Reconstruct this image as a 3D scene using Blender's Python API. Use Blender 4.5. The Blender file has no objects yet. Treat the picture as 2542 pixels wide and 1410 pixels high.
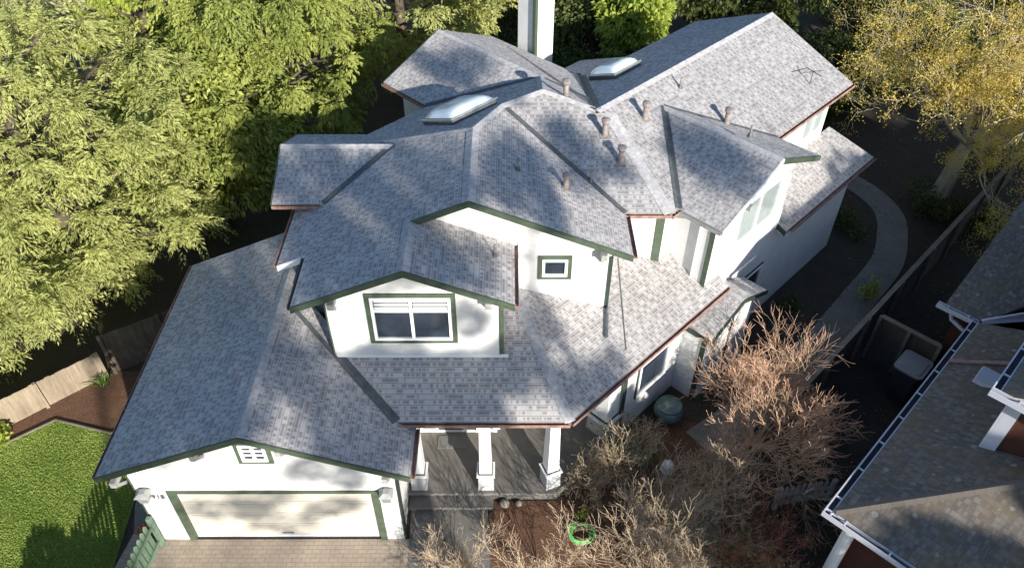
import bpy, math, random
import numpy as np
from mathutils import Vector, Matrix

R = math.radians
s2 = 2 ** -.5
M5 = .4167                      # 5:12 roof pitch
SC = bpy.context.scene
COL = SC.collection
rnd = random.Random(7)

# ------------------------------------------------------------------ materials
def newmat(name):
    m = bpy.data.materials.new(name); m.use_nodes = True
    nt = m.node_tree; b = nt.nodes['Principled BSDF']
    return m, nt, b

def N(nt, typ, **kw):
    n = nt.nodes.new(typ)
    for k, v in kw.items():
        if k.startswith('i_'):
            key = k[2:]
            n.inputs[int(key) if key.isdigit() else key].default_value = v
        else: setattr(n, k, v)
    return n

def math_n(nt, op, a, b=None, clamp=False):
    n = nt.nodes.new('ShaderNodeMath'); n.operation = op; n.use_clamp = clamp
    for i, x in enumerate((a, b)):
        if x is None: continue
        if isinstance(x, (int, float)): n.inputs[i].default_value = x
        else: nt.links.new(x, n.inputs[i])
    return n.outputs[0]

def ramp(nt, fac, stops, mode='LINEAR'):
    r = nt.nodes.new('ShaderNodeValToRGB'); r.color_ramp.interpolation = mode
    e = r.color_ramp.elements
    while len(e) < len(stops): e.new(.5)
    for k, (p, c) in enumerate(stops):
        e[k].position = p; e[k].color = (*c, 1)
    nt.links.new(fac, r.inputs[0]); return r.outputs[0]

def mixc(nt, fac, a, b, mode='MIX'):
    n = nt.nodes.new('ShaderNodeMix'); n.data_type = 'RGBA'; n.blend_type = mode
    for sock, x in ((n.inputs['Factor'], fac), (n.inputs['A'], a), (n.inputs['B'], b)):
        pass
    def put(sock, x):
        if isinstance(x, (int, float)): sock.default_value = x
        elif isinstance(x, tuple): sock.default_value = (*x, 1)
        else: nt.links.new(x, sock)
    put(n.inputs[0], fac); put(n.inputs[6], a); put(n.inputs[7], b)
    return n.outputs[2]

def bump(nt, b, h, strength=.5, dist=.02):
    n = nt.nodes.new('ShaderNodeBump'); n.inputs['Strength'].default_value = strength; n.inputs['Distance'].default_value = dist
    nt.links.new(h, n.inputs['Height']); nt.links.new(n.outputs[0], b.inputs['Normal'])

def objco(nt): return nt.nodes.new('ShaderNodeTexCoord').outputs['Object']
def noise(nt, co, scale, detail=4, rough=.55):
    n = N(nt, 'ShaderNodeTexNoise', i_Scale=scale, i_Detail=detail, i_Roughness=rough)
    if co is not None: nt.links.new(co, n.inputs['Vector'])
    return n.outputs['Fac']

def paint(name, c, rough=.6, var=.12, scale=3, bs=0, bscale=60, metallic=0, dirt=None):
    m, nt, b = newmat(name); co = objco(nt)
    f = noise(nt, co, scale, 5)
    lo = tuple(x * (1 - var) for x in c); hi = tuple(min(1, x * (1 + var)) for x in c)
    colr = ramp(nt, f, [(.3, lo), (.7, hi)])
    if dirt:
        g = noise(nt, co, scale * 2.7, 6, .7)
        colr = mixc(nt, ramp(nt, g, [(.5, (0, 0, 0)), (.72, (1, 1, 1))]), colr, dirt)
    nt.links.new(colr, b.inputs['Base Color'])
    b.inputs['Roughness'].default_value = rough; b.inputs['Metallic'].default_value = metallic
    if bs: bump(nt, b, noise(nt, co, bscale, 3), bs, .01)
    return m

def shingle(name, stops, rowh=.128, cellw=.085, stain=.3, moss=None, bumpd=.03, dark=(.13, .118, .122), slots=.5):
    m, nt, b = newmat(name)
    uv = nt.nodes.new('ShaderNodeTexCoord').outputs['UV']
    sp = nt.nodes.new('ShaderNodeSeparateXYZ'); nt.links.new(uv, sp.inputs[0])
    u, v = sp.outputs[0], sp.outputs[1]
    vr = math_n(nt, 'DIVIDE', v, rowh); row = math_n(nt, 'FLOOR', vr); fv = math_n(nt, 'FRACT', vr)
    wr = N(nt, 'ShaderNodeTexWhiteNoise', noise_dimensions='1D'); nt.links.new(row, wr.inputs['W'])
    rr = wr.outputs['Value']
    uu = math_n(nt, 'ADD', math_n(nt, 'DIVIDE', u, cellw), math_n(nt, 'MULTIPLY', rr, 7.3))
    cell = math_n(nt, 'FLOOR', uu); fu = math_n(nt, 'FRACT', uu)
    cx = nt.nodes.new('ShaderNodeCombineXYZ'); nt.links.new(cell, cx.inputs[0]); nt.links.new(row, cx.inputs[1])
    wn = N(nt, 'ShaderNodeTexWhiteNoise', noise_dimensions='2D'); nt.links.new(cx.outputs[0], wn.inputs['Vector'])
    rv = wn.outputs['Value']
    tx = nt.nodes.new('ShaderNodeCombineXYZ'); nt.links.new(math_n(nt, 'MULTIPLY', u, 9.5), tx.inputs[0]); nt.links.new(math_n(nt, 'MULTIPLY', row, 17.37), tx.inputs[1])
    tn_ = N(nt, 'ShaderNodeTexNoise', i_Scale=1.0, i_Detail=1.0); nt.links.new(tx.outputs[0], tn_.inputs['Vector'])
    tooth = math_n(nt, 'GREATER_THAN', math_n(nt, 'ADD', tn_.outputs['Fac'], math_n(nt, 'MULTIPLY', math_n(nt, 'SUBTRACT', rv, .5), .10)), .50)
    tone = math_n(nt, 'ADD', math_n(nt, 'ADD', math_n(nt, 'MULTIPLY', tooth, .22), math_n(nt, 'MULTIPLY', rv, .34)), .2)
    big = noise(nt, uv, .55, 4, .6)
    sx = nt.nodes.new('ShaderNodeCombineXYZ'); nt.links.new(math_n(nt, 'MULTIPLY', u, .5), sx.inputs[0]); nt.links.new(math_n(nt, 'MULTIPLY', row, 5.13), sx.inputs[1])
    sn = N(nt, 'ShaderNodeTexNoise', i_Scale=1.0, i_Detail=2.0); nt.links.new(sx.outputs[0], sn.inputs['Vector'])
    rowtone = math_n(nt, 'MULTIPLY', math_n(nt, 'SUBTRACT', sn.outputs['Fac'], .5), .55)
    tone = math_n(nt, 'ADD', tone, rowtone)
    tone = math_n(nt, 'ADD', tone, math_n(nt, 'MULTIPLY', math_n(nt, 'SUBTRACT', big, .5), stain * 2.2))
    c = ramp(nt, tone, stops)
    gr = noise(nt, uv, 45, 2, .7)
    c = mixc(nt, .35, c, ramp(nt, gr, [(.25, (.35, .35, .35)), (.75, (1, 1, 1))]), 'MULTIPLY')
    # painted shadow line below the butt edge of each course, and dark slots between teeth
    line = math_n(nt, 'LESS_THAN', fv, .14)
    slot = math_n(nt, 'MULTIPLY', math_n(nt, 'SUBTRACT', 1.0, tooth), math_n(nt, 'MULTIPLY', math_n(nt, 'GREATER_THAN', fv, .42), math_n(nt, 'LESS_THAN', fv, .84)))
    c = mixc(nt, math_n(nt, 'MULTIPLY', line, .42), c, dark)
    c = mixc(nt, math_n(nt, 'MULTIPLY', slot, slots), c, dark)
    if moss:
        g = noise(nt, uv, 1.3, 6, .7)
        c = mixc(nt, ramp(nt, g, [(.45, (0, 0, 0)), (.7, (.8, .8, .8))]), c, moss)
        w2 = N(nt, 'ShaderNodeTexVoronoi', i_Scale=2.6); nt.links.new(uv, w2.inputs['Vector'])
        sp2 = math_n(nt, 'MULTIPLY', math_n(nt, 'LESS_THAN', w2.outputs['Distance'], .17), math_n(nt, 'GREATER_THAN', noise(nt, uv, 3.1, 3), .48))
        c = mixc(nt, math_n(nt, 'MULTIPLY', sp2, .5), c, (.38, .40, .40))
    nt.links.new(c, b.inputs['Base Color']); b.inputs['Roughness'].default_value = .9
    h = math_n(nt, 'ADD', math_n(nt, 'MULTIPLY', math_n(nt, 'SUBTRACT', 1.0, fv), .9), math_n(nt, 'MULTIPLY', tooth, .55))
    h = math_n(nt, 'ADD', h, math_n(nt, 'MULTIPLY', gr, .25))
    bump(nt, b, h, 1.0, bumpd)
    return m

def brickmat(name, c1, c2, mortar, scale, rw=.5, rh=.25, ms=.015):
    m, nt, b = newmat(name); co = objco(nt)
    t = N(nt, 'ShaderNodeTexBrick', i_Scale=scale); nt.links.new(co, t.inputs['Vector'])
    t.inputs['Color1'].default_value = (*c1, 1); t.inputs['Color2'].default_value = (*c2, 1); t.inputs['Mortar'].default_value = (*mortar, 1)
    t.inputs['Mortar Size'].default_value = ms; t.inputs['Brick Width'].default_value = rw; t.inputs['Row Height'].default_value = rh
    g = noise(nt, co, .9, 6, .7)
    c = mixc(nt, .6, t.outputs['Color'], ramp(nt, g, [(.3, (.45, .42, .4)), (.7, (1, 1, 1))]), 'MULTIPLY')
    g2 = noise(nt, co, 30, 3, .7)
    c = mixc(nt, .4, c, ramp(nt, g2, [(.3, (.6, .6, .6)), (.7, (1, 1, 1))]), 'MULTIPLY')
    nt.links.new(c, b.inputs['Base Color']); b.inputs['Roughness'].default_value = .9
    bump(nt, b, t.outputs['Fac'], -.4, .01)
    return m

def soil(name, a, bb, c3, scale=6, fine=70, bstr=.8):
    m, nt, b = newmat(name); co = objco(nt)
    f = noise(nt, co, scale, 8, .65); f2 = noise(nt, co, fine, 4, .7)
    c = ramp(nt, f2, [(.3, a), (.52, bb), (.72, c3)])
    c = mixc(nt, .5, c, ramp(nt, f, [(.3, (.35, .33, .3)), (.7, (1, 1, 1))]), 'MULTIPLY')
    nt.links.new(c, b.inputs['Base Color']); b.inputs['Roughness'].default_value = .95
    bump(nt, b, f2, bstr, .04)
    return m

def leafmat(name, c_lo, c_hi, trans=.35, tcol=None, spread=1.0):
    m, nt, b = newmat(name)
    at = N(nt, 'ShaderNodeAttribute', attribute_name='tint')
    c = ramp(nt, at.outputs['Fac'], [(0, c_lo), (1, c_hi)])
    nt.links.new(c, b.inputs['Base Color']); b.inputs['Roughness'].default_value = .55
    b.inputs['Specular IOR Level'].default_value = .25
    tr = nt.nodes.new('ShaderNodeBsdfTranslucent')
    tc = mixc(nt, 1.0, c, (1.0, 1.0, .55), 'MULTIPLY'); nt.links.new(tc, tr.inputs['Color'])
    mx = nt.nodes.new('ShaderNodeMixShader'); mx.inputs[0].default_value = trans
    nt.links.new(b.outputs[0], mx.inputs[1]); nt.links.new(tr.outputs[0], mx.inputs[2])
    nt.links.new(mx.outputs[0], nt.nodes['Material Output'].inputs['Surface'])
    return m

def wood(name, a, bb, sc=(1, 1, 1), rough=.85):
    m, nt, b = newmat(name); co = objco(nt)
    mp = N(nt, 'ShaderNodeMapping'); mp.inputs['Scale'].default_value = sc; nt.links.new(co, mp.inputs[0])
    f = noise(nt, mp.outputs[0], 9, 6, .7); g = noise(nt, co, 1.5, 4)
    c = ramp(nt, f, [(.3, a), (.7, bb)])
    c = mixc(nt, .5, c, ramp(nt, g, [(.3, (.5, .48, .45)), (.7, (1, 1, 1))]), 'MULTIPLY')
    nt.links.new(c, b.inputs['Base Color']); b.inputs['Roughness'].default_value = rough
    bump(nt, b, f, .4, .01)
    return m

def glassmat(name, c=(.015, .02, .028), rough=.06):
    m, nt, b = newmat(name); co = objco(nt)
    f = noise(nt, co, 1.7, 3)
    nt.links.new(ramp(nt, f, [(.35, c), (.7, tuple(x * 2.2 for x in c))]), b.inputs['Base Color'])
    b.inputs['Roughness'].default_value = rough; b.inputs['Specular IOR Level'].default_value = .6
    return m

def domemat(name):
    m, nt, b = newmat(name)
    f = noise(nt, objco(nt), 2, 4)
    nt.links.new(ramp(nt, f, [(.3, (.58, .68, .75)), (.7, (.74, .81, .86))]), b.inputs['Base Color'])
    b.inputs['Roughness'].default_value = .16; b.inputs['Coat Weight'].default_value = .6; b.inputs['Coat Roughness'].default_value = .05
    return m

MT = dict(
    roof=shingle('weathered_shingles', [(.0, (.40, .37, .355)), (.4, (.53, .505, .49)), (.7, (.59, .565, .55)), (1, (.67, .645, .625))]),
    cap=paint('ridge_shingle', (.40, .395, .405), .9, .25, 9, .5, 60),
    nroof=shingle('mossy_shingles', [(.05, (.14, .12, .102)), (.5, (.20, .175, .155)), (.95, (.30, .275, .25))], stain=.3, dark=(.08, .072, .068), slots=.3, moss=(.20, .145, .07)),
    stucco=paint('white_stucco', (.64, .64, .632), .85, .05, 1.0, .5, 70, dirt=(.55, .545, .525)),
    white=paint('white_paint', (.82, .82, .81), .45, .03, 2),
    green=paint('sage_green_paint', (.06, .085, .055), .55, .25, 5),
    dgreen=paint('dark_green_paint', (.03, .045, .035), .55, .25, 5),
    copper=paint('copper_gutter', (.27, .165, .135), .5, .4, 7),
    cream=paint('cream_garage_door', (.55, .515, .45), .5, .03, 1.5),
    beam=paint('grey_timber', (.30, .30, .29), .7, .2, 6),
    metal=paint('dark_flashing', (.09, .10, .105), .5, .3, 7),
    vent=paint('rusty_vent_pipe', (.29, .25, .235), .6, .35, 9, metallic=.2),
    grey=paint('grey_stucco', (.42, .43, .44), .85, .08, 3, .3, 80),
    glass=glassmat('window_glass'),
    blind=paint('pale_blind', (.62, .63, .62), .7, .05, 4),
    curtain=paint('pale_curtain', (.25, .29, .285), .7, .1, 5),
    dome=domemat('milky_acrylic'),
    conc=soil('porch_concrete', (.13, .12, .11), (.19, .178, .162), (.24, .225, .205), 2, 60, .15),
    path=soil('path_concrete', (.16, .152, .14), (.23, .219, .203), (.29, .277, .257), 1.6, 50, .15),
    paver=brickmat('tan_pavers', (.49, .405, .315), (.43, .355, .28), (.31, .26, .205), 1.0, .22, .11, .008),
    ground=soil('dark_soil', (.032, .026, .018), (.066, .052, .037), (.12, .094, .066), 1.5, 26),
    mulch=soil('bark_mulch', (.07, .035, .02), (.17, .085, .048), (.30, .17, .10), 3, 38, 1),
    lawn=soil('lawn_turf', (.13, .21, .03), (.20, .30, .05), (.28, .38, .09), 2.2, 60),
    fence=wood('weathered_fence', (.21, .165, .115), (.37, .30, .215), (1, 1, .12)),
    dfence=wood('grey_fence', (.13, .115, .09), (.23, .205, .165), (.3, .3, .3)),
    shadefence=wood('shade_dark_fence_boards', (.06, .05, .04), (.12, .10, .08), (.3, .3, .1)),  # darker copy of the grey fence wood, standing in for shade
    oldwood=wood('silvered_wood', (.34, .33, .32), (.55, .53, .52), (.4, .4, .4)),
    gate=paint('green_picket_paint', (.13, .20, .135), .6, .2, 6),
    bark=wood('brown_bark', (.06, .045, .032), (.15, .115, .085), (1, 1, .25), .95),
    pbark=wood('pale_bark', (.40, .34, .23), (.70, .62, .45), (1, 1, .25), .95),
    maple=wood('tan_maple_twigs', (.38, .265, .165), (.66, .48, .30), (1, 1, 1), .9),
    mtip=paint('red_maple_twigs', (.55, .35, .235), .8, .3, 4),
    greyt=wood('grey_bare_twigs', (.33, .25, .165), (.60, .47, .33), (1, 1, 1), .9),
    redt=paint('dark_red_twigs', (.28, .11, .075), .85, .35, 3),
    brick=paint('brick_red_siding', (.065, .02, .011), .7, .2, 3),
    ngutter=paint('white_gutter', (.55, .56, .62), .45, .05, 3),
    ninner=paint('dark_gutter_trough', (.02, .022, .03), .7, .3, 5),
    bin=paint('grey_plastic', (.20, .21, .22), .45, .08, 3),
    dbin=paint('dark_plastic', (.03, .035, .045), .45, .1, 3),
    tub=paint('glazed_teal', (.10, .155, .15), .15, .3, 4),
    orn=paint('white_ornament', (.78, .77, .74), .5, .05, 4),
    hose=paint('green_hose', (.09, .42, .09), .45, .3, 9),
    stone=paint('tan_stone', (.27, .24, .19), .9, .3, 7, .5, 20),
    mat=paint('grey_doormat', (.17, .17, .16), .95, .15, 20, .6, 80),
    terra=paint('terracotta', (.36, .13, .07), .8, .2, 6),
    number=paint('dark_numeral', (.10, .10, .10), .5, .1, 5),
    steel=paint('galvanised_steel', (.35, .37, .38), .4, .15, 8, metallic=.5),
    blade=leafmat('grass_blade', (.27, .37, .075), (.48, .57, .16), .45),
    lf_conifer=leafmat('feathery_leaf', (.25, .285, .085), (.68, .695, .28), .48),
    lf_pale=leafmat('pale_leaf', (.32, .34, .16), (.70, .68, .40), .45),
    lf_bright=leafmat('bright_leaf', (.22, .31, .05), (.54, .60, .13), .45),
    lf_mid=leafmat('mid_leaf', (.17, .22, .055), (.50, .54, .15), .42),
    lf_dark=leafmat('dark_leaf', (.045, .065, .022), (.17, .21, .065), .3),
    lf_gold=leafmat('golden_leaf', (.46, .37, .10), (.90, .72, .20), .5),
    lf_shrub=leafmat('shrub_leaf', (.05, .09, .025), (.19, .26, .07), .3),
)

# ------------------------------------------------------------------ mesh helpers
class MB:
    def __init__(self): self.v = []; self.f = []; self.uv = {}
    def face(self, pts, uv=None):
        k = len(self.v); self.v += [tuple(p) for p in pts]
        if uv: self.uv[len(self.f)] = uv
        self.f.append(list(range(k, k + len(pts))))
    def solid(self, bot, top):
        n = len(bot); k = len(self.v)
        self.v += [tuple(p) for p in bot] + [tuple(p) for p in top]
        self.f.append([k + i for i in reversed(range(n))]); self.f.append([k + n + i for i in range(n)])
        for i in range(n):
            j = (i + 1) % n; self.f.append([k + i, k + j, k + n + j, k + n + i])
    def box(self, x0, x1, y0, y1, z0, z1):
        self.solid([(x0, y0, z0), (x1, y0, z0), (x1, y1, z0), (x0, y1, z0)], [(x0, y0, z1), (x1, y0, z1), (x1, y1, z1), (x0, y1, z1)])
    def obox(self, c, ax, ay, hx, hy, z0, z1, t=1.0):
        # box with its own horizontal axes; t tapers the top
        c = Vector(c); ax = Vector((*ax, 0)); ay = Vector((*ay, 0))
        def ring(z, k): return [c + ax * hx * k * i + ay * hy * k * j + Vector((0, 0, z)) for i, j in ((-1, -1), (1, -1), (1, 1), (-1, 1))]
        self.solid(ring(z0, 1), ring(z1, t))
    def beam(self, a, b, w, h, up=(0, 0, 1)):
        a = Vector(a); b = Vector(b); d = (b - a).normalized(); sd = d.cross(Vector(up)).normalized(); u = sd.cross(d)
        q = [(-w, -h), (w, -h), (w, h), (-w, h)]
        self.solid([a + sd * x / 2 + u * y / 2 for x, y in q][::-1], [b + sd * x / 2 + u * y / 2 for x, y in q][::-1])
    def tube(self, pts, rads, n=6, cap=True):
        pts = [Vector(p) for p in pts]; k = len(self.v); prev = None
        for i, p in enumerate(pts):
            d = (pts[min(i + 1, len(pts) - 1)] - pts[max(i - 1, 0)])
            d = d.normalized() if d.length > 1e-9 else Vector((0, 0, 1))
            ref = prev if prev is not None else (Vector((1, 0, 0)) if abs(d.x) < .8 else Vector((0, 1, 0)))
            a = (ref - d * ref.dot(d))
            a = a.normalized() if a.length > 1e-6 else d.orthogonal().normalized()
            prev = a; b = d.cross(a); r = rads[i] if hasattr(rads, '__len__') else rads
            for j in range(n):
                t = 2 * math.pi * j / n; self.v.append(tuple(p + a * math.cos(t) * r + b * math.sin(t) * r))
        for i in range(len(pts) - 1):
            for j in range(n):
                j2 = (j + 1) % n
                self.f.append([k + i * n + j, k + i * n + j2, k + (i + 1) * n + j2, k + (i + 1) * n + j])
        if cap:
            self.f.append([k + j for j in reversed(range(n))]); e = k + (len(pts) - 1) * n; self.f.append([e + j for j in range(n)])
    def lathe(self, c, prof, n=16):
        k = len(self.v); c = Vector(c)
        for r, z in prof:
            for j in range(n):
                t = 2 * math.pi * j / n; self.v.append((c.x + r * math.cos(t), c.y + r * math.sin(t), c.z + z))
        for i in range(len(prof) - 1):
            for j in range(n):
                j2 = (j + 1) % n; self.f.append([k + i * n + j, k + i * n + j2, k + (i + 1) * n + j2, k + (i + 1) * n + j])
        self.f.append([k + j for j in reversed(range(n))]); e = k + (len(prof) - 1) * n; self.f.append([e + j for j in range(n)])
    def build(self, name, mat, parent=None, org=(0, 0, 0), loc=None, smooth=False):
        me = bpy.data.meshes.new(name); o = Vector(org)
        me.from_pydata([tuple(Vector(p) - o) for p in self.v], [], self.f)
        if self.uv:
            ul = me.uv_layers.new(name='UVMap')
            for pi, uvs in self.uv.items():
                p = me.polygons[pi]
                for li, q in zip(p.loop_indices, uvs): ul.data[li].uv = q
        me.materials.append(MT[mat] if isinstance(mat, str) else mat)
        if smooth: me.polygons.foreach_set('use_smooth', [True] * len(me.polygons))
        me.update()
        ob = bpy.data.objects.new(name, me); COL.objects.link(ob)
        if parent: ob.parent = parent
        if loc is not None: ob.location = loc
        return ob

def tag(o, label=None, cat=None, group=None, kind=None):
    if label: o['label'] = label
    if cat: o['category'] = cat
    if group: o['group'] = group
    if kind: o['kind'] = kind
    return o
def empty(name, loc, label, cat, group=None, rz=0):
    o = bpy.data.objects.new(name, None); COL.objects.link(o); o.location = loc; o.rotation_euler.z = rz
    o.empty_display_size = .3
    return tag(o, label, cat, group)
def copy_tree(o, parent=None):
    c = o.copy(); COL.objects.link(c)
    if parent: c.parent = parent
    for ch in list(o.children): copy_tree(ch, c)
    return c

# ------------------------------------------------------------------ camera, light
cam = bpy.data.cameras.new('camera'); cam.sensor_width = 36; cam.lens = 36 * 1922.3 / 2542; cam.clip_end = 600
co = bpy.data.objects.new('camera', cam); COL.objects.link(co); SC.camera = co
th, yaw, roll = R(42.218), R(.379), R(.2125)
f = Vector((math.sin(yaw) * math.cos(th), math.cos(yaw) * math.cos(th), -math.sin(th)))
r0 = Vector((math.cos(yaw), -math.sin(yaw), 0)); u0 = r0.cross(f)
rr = r0 * math.cos(roll) + u0 * math.sin(roll); uu = rr.cross(f)
mw = Matrix((rr, uu, -f)).transposed().to_4x4(); mw.translation = (0, 0, 17.3435); co.matrix_world = mw

SUN_AZ, SUN_EL = R(29), R(19.5)     # azimuth from -Y towards +X
S = Vector((math.sin(SUN_AZ) * math.cos(SUN_EL), -math.cos(SUN_AZ) * math.cos(SUN_EL), math.sin(SUN_EL)))
sl = bpy.data.lights.new('sun', 'SUN'); sl.energy = 5; sl.angle = R(.6); sl.color = (1, .94, .85)
so = bpy.data.objects.new('sun', sl); COL.objects.link(so); so.rotation_euler = (-S).to_track_quat('-Z', 'Y').to_euler(); so.location = (30, -50, 40)
w = bpy.data.worlds.new('World'); SC.world = w; w.use_nodes = True
nt = w.node_tree; sky = nt.nodes.new('ShaderNodeTexSky'); sky.sky_type = 'NISHITA'; sky.sun_disc = False
sky.ozone_density = 2.4; sky.dust_density = .4; sky.sun_elevation = SUN_EL; sky.sun_rotation = math.atan2(S.x, S.y)
nt.links.new(sky.outputs[0], nt.nodes['Background'].inputs[0]); nt.nodes['Background'].inputs[1].default_value = .1
SC.view_settings.view_transform = 'Standard'; SC.view_settings.look = 'None'; SC.view_settings.exposure = .85; SC.view_settings.gamma = 1
SC.cycles.max_bounces = 6; SC.cycles.transparent_max_bounces = 4
SC.cycles.use_denoising = True

# ------------------------------------------------------------------ wall frames
class Fr:
    """Vertical plane: a runs along it, z up, o outwards."""
    def __init__(self, base, dr, n): self.b = Vector((*base, 0)); self.d = Vector((*dr, 0)); self.n = Vector((*n, 0))
    def P(self, a, z, o=0): return self.b + self.d * a + self.n * o + Vector((0, 0, z))
    def box(self, mb, a0, a1, z0, z1, o0, o1):
        if self.d.cross(self.n).z > 0: a0, a1 = a1, a0
        mb.solid([self.P(a0, z0, o1), self.P(a1, z0, o1), self.P(a1, z0, o0), self.P(a0, z0, o0)],
                 [self.P(a0, z1, o1), self.P(a1, z1, o1), self.P(a1, z1, o0), self.P(a0, z1, o0)])
    def poly(self, mb, pts, o0, o1):
        q = pts if self.d.cross(self.n).z < 0 else pts[::-1]
        mb.solid([self.P(a, z, o0) for a, z in q][::1], [self.P(a, z, o1) for a, z in q])
def front(y): return Fr((0, y), (1, 0), (0, -1))
def back(y): return Fr((0, y), (1, 0), (0, 1))
def left(x): return Fr((x, 0), (0, 1), (-1, 0))
def right(x): return Fr((x, 0), (0, 1), (1, 0))
def dfr(d): return Fr((-s2 * d, s2 * d), (s2, s2), (s2, -s2))       # runs along p, faces front right
def dbk(d): return Fr((-s2 * d, s2 * d), (s2, s2), (-s2, s2))
def pfr(p): return Fr((s2 * p, s2 * p), (-s2, s2), (-s2, -s2))      # runs along d, faces front left
def pbk(p): return Fr((s2 * p, s2 * p), (-s2, s2), (s2, s2))
def pd(p, d): return (s2 * (p - d), s2 * (p + d))

# ------------------------------------------------------------------ roof planes
class Pl:
    """z = z0 + M5*(q - q0) where q = g.xy and g points up the slope."""
    def __init__(self, g, q0, z0, m=M5): self.g = g; self.q0 = q0; self.z0 = z0; self.m = m
    def z(self, x, y): return self.z0 + self.m * (self.g[0] * x + self.g[1] * y - self.q0)
    def co(self): return (self.m * self.g[0], self.m * self.g[1], self.z0 - self.m * self.q0)
def ix(A, B, C):
    a, b, c = A.co(), B.co(), C.co()
    m = np.array([[a[0] - b[0], a[1] - b[1]], [a[0] - c[0], a[1] - c[1]]]); r = np.array([b[2] - a[2], c[2] - a[2]])
    x = np.linalg.solve(m, r); return (float(x[0]), float(x[1]))
HO = (0, 14, 0)
house = empty('house', HO, 'large white stucco two storey house with grey shingle roofs and green trim', 'house')
def part(mb, name, mat, parent=None, **k): return mb.build(name, mat, parent or house, HO, **k)
def sub(mb, name, mat, parent, **k): return mb.build(name, mat, parent, HO, **k)

def slab(mb, pl, pts, th=.13):
    # ccw from above
    area = sum(pts[i][0] * pts[(i + 1) % len(pts)][1] - pts[(i + 1) % len(pts)][0] * pts[i][1] for i in range(len(pts)))
    if area < 0: pts = pts[::-1]
    g = pl.g; e = (-g[1], g[0]); k = math.sqrt(1 + pl.m ** 2)
    top = [(x, y, pl.z(x, y)) for x, y in pts]; bot = [(x, y, z - th) for x, y, z in top]
    uv = [((e[0] * x + e[1] * y), (g[0] * x + g[1] * y - pl.q0) * k) for x, y in pts]
    mb.face(top, uv); mb.face(bot[::-1])
    n = len(pts)
    for i in range(n):
        j = (i + 1) % n; mb.face([bot[i], bot[j], top[j], top[i]])
def roof(pl, pts, name='roof', mat='roof', parent=None, th=.13):
    mb = MB(); slab(mb, pl, pts, th); return part(mb, name, mat, parent)
def line3(pl, a, b, dz=0): return Vector((*a, pl.z(*a) + dz)), Vector((*b, pl.z(*b) + dz))

def ridge(mb, a, b, A, B, w=.14, lift=.022):
    """cap shingles folded over the edge a-b between planes A and B"""
    a = Vector(a); b = Vector(b); d = (b - a); L = d.length; d2 = Vector((d.x, d.y, 0)).normalized(); sd = Vector((-d2.y, d2.x, 0))
    def zA(p, pl): return pl.z(p.x, p.y)
    # which side is A
    t = a.lerp(b, .5) + sd * .1
    PA, PB = (A, B) if A.z(t.x, t.y) <= B.z(t.x, t.y) else (B, A)
    n = max(1, int(L / .22))
    for i in range(n):
        p = a.lerp(b, i / n); q = a.lerp(b, (i + 1) / n); l0 = lift + .004; l1 = lift
        def ring(c, lf):
            l = c + sd * w; r = c - sd * w
            l.z = PA.z(l.x, l.y) + lf * .5; r.z = PB.z(r.x, r.y) + lf * .5
            m_ = c.copy(); m_.z += lf
            return l, m_, r
        l, m_, r = ring(p, l0); l2, m2, r2 = ring(q, l1)
        mb.face([l, m_, m2, l2][::-1]); mb.face([m_, r, r2, m2][::-1]); mb.face([l, r, m_])

def valley(mb, a, b, A, B, w=.10, lift=.012):
    a = Vector(a); b = Vector(b); d = b - a; d2 = Vector((d.x, d.y, 0)).normalized(); sd = Vector((-d2.y, d2.x, 0))
    t = a.lerp(b, .5) + sd * .1
    PA, PB = (A, B) if A.z(t.x, t.y) >= B.z(t.x, t.y) else (B, A)
    def ring(c):
        l = c + sd * w; r = c - sd * w; l.z = PA.z(l.x, l.y) + lift; r.z = PB.z(r.x, r.y) + lift; m_ = c.copy(); m_.z += lift; return l, m_, r
    l, m_, r = ring(a); l2, m2, r2 = ring(b)
    mb.face([l, l2, m2, m_][::-1]); mb.face([m_, m2, r2, r][::-1])

def gutter(a, b, out, mat='copper', w=.11, h=.085, name='gutter', parent=None):
    """open trough along the eave a-b; out = horizontal outward direction"""
    a = Vector(a); b = Vector(b); o = Vector((*out, 0)).normalized()
    mb = MB(); t = .012
    prof = [(0.0, -.01), (0.0, -h), (w, -h), (w, .005), (w - t, .005), (w - t, -h + .02), (t, -h + .02), (t, -.01)]
    mb.solid([a + o * x + Vector((0, 0, z)) for x, z in prof], [b + o * x + Vector((0, 0, z)) for x, z in prof])
    return part(mb, name, mat, parent)
def rake(a, b, out, mat='green', h=.155, t=.04, drop=.005):
    """fascia board along a sloping roof edge"""
    a = Vector(a); b = Vector(b); o = Vector((*out, 0)).normalized()
    mb = MB(); q = [(0.0, drop), (t, drop), (t, -h), (0.0, -h)]
    mb.solid([a + o * x + Vector((0, 0, z)) for x, z in q], [b + o * x + Vector((0, 0, z)) for x, z in q])
    return part(mb, 'rake_board', mat)

# planes of the house
GL = Pl((1, 0), -5.42, 4.67); GR = Pl((-1, 0), 5.42, 4.67)
PO = Pl((0, 1), 10.73, 3.45)
S4 = Pl((-s2, s2), 6.61, 3.45)
R1L = Pl((1, 0), -.85, 7.54); R1R = Pl((-1, 0), .85, 7.54); DR = Pl((-1, 0), 2.15, 7.0)
R2 = Pl((0, 1), 15.04, 6.0); R4 = Pl((s2, -s2), -12.4, 7.46)
Q = Pl((-s2, -s2), -14.92, 6.95); R5 = Pl((s2, s2), 14.92, 6.95)
W = Pl((-s2, s2), 10.97, 7.25); WB = Pl((s2, -s2), -10.97, 7.25)
R3N = Pl((s2, s2), 16.1, 6.92); R3F = Pl((-s2, -s2), -16.1, 6.92)
LF = Pl((0, 1), 15.42, 6.0); LB = Pl((0, -1), -17.04, 6.675)
LW = Pl((-s2, s2), 6.7, 3.52)
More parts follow.
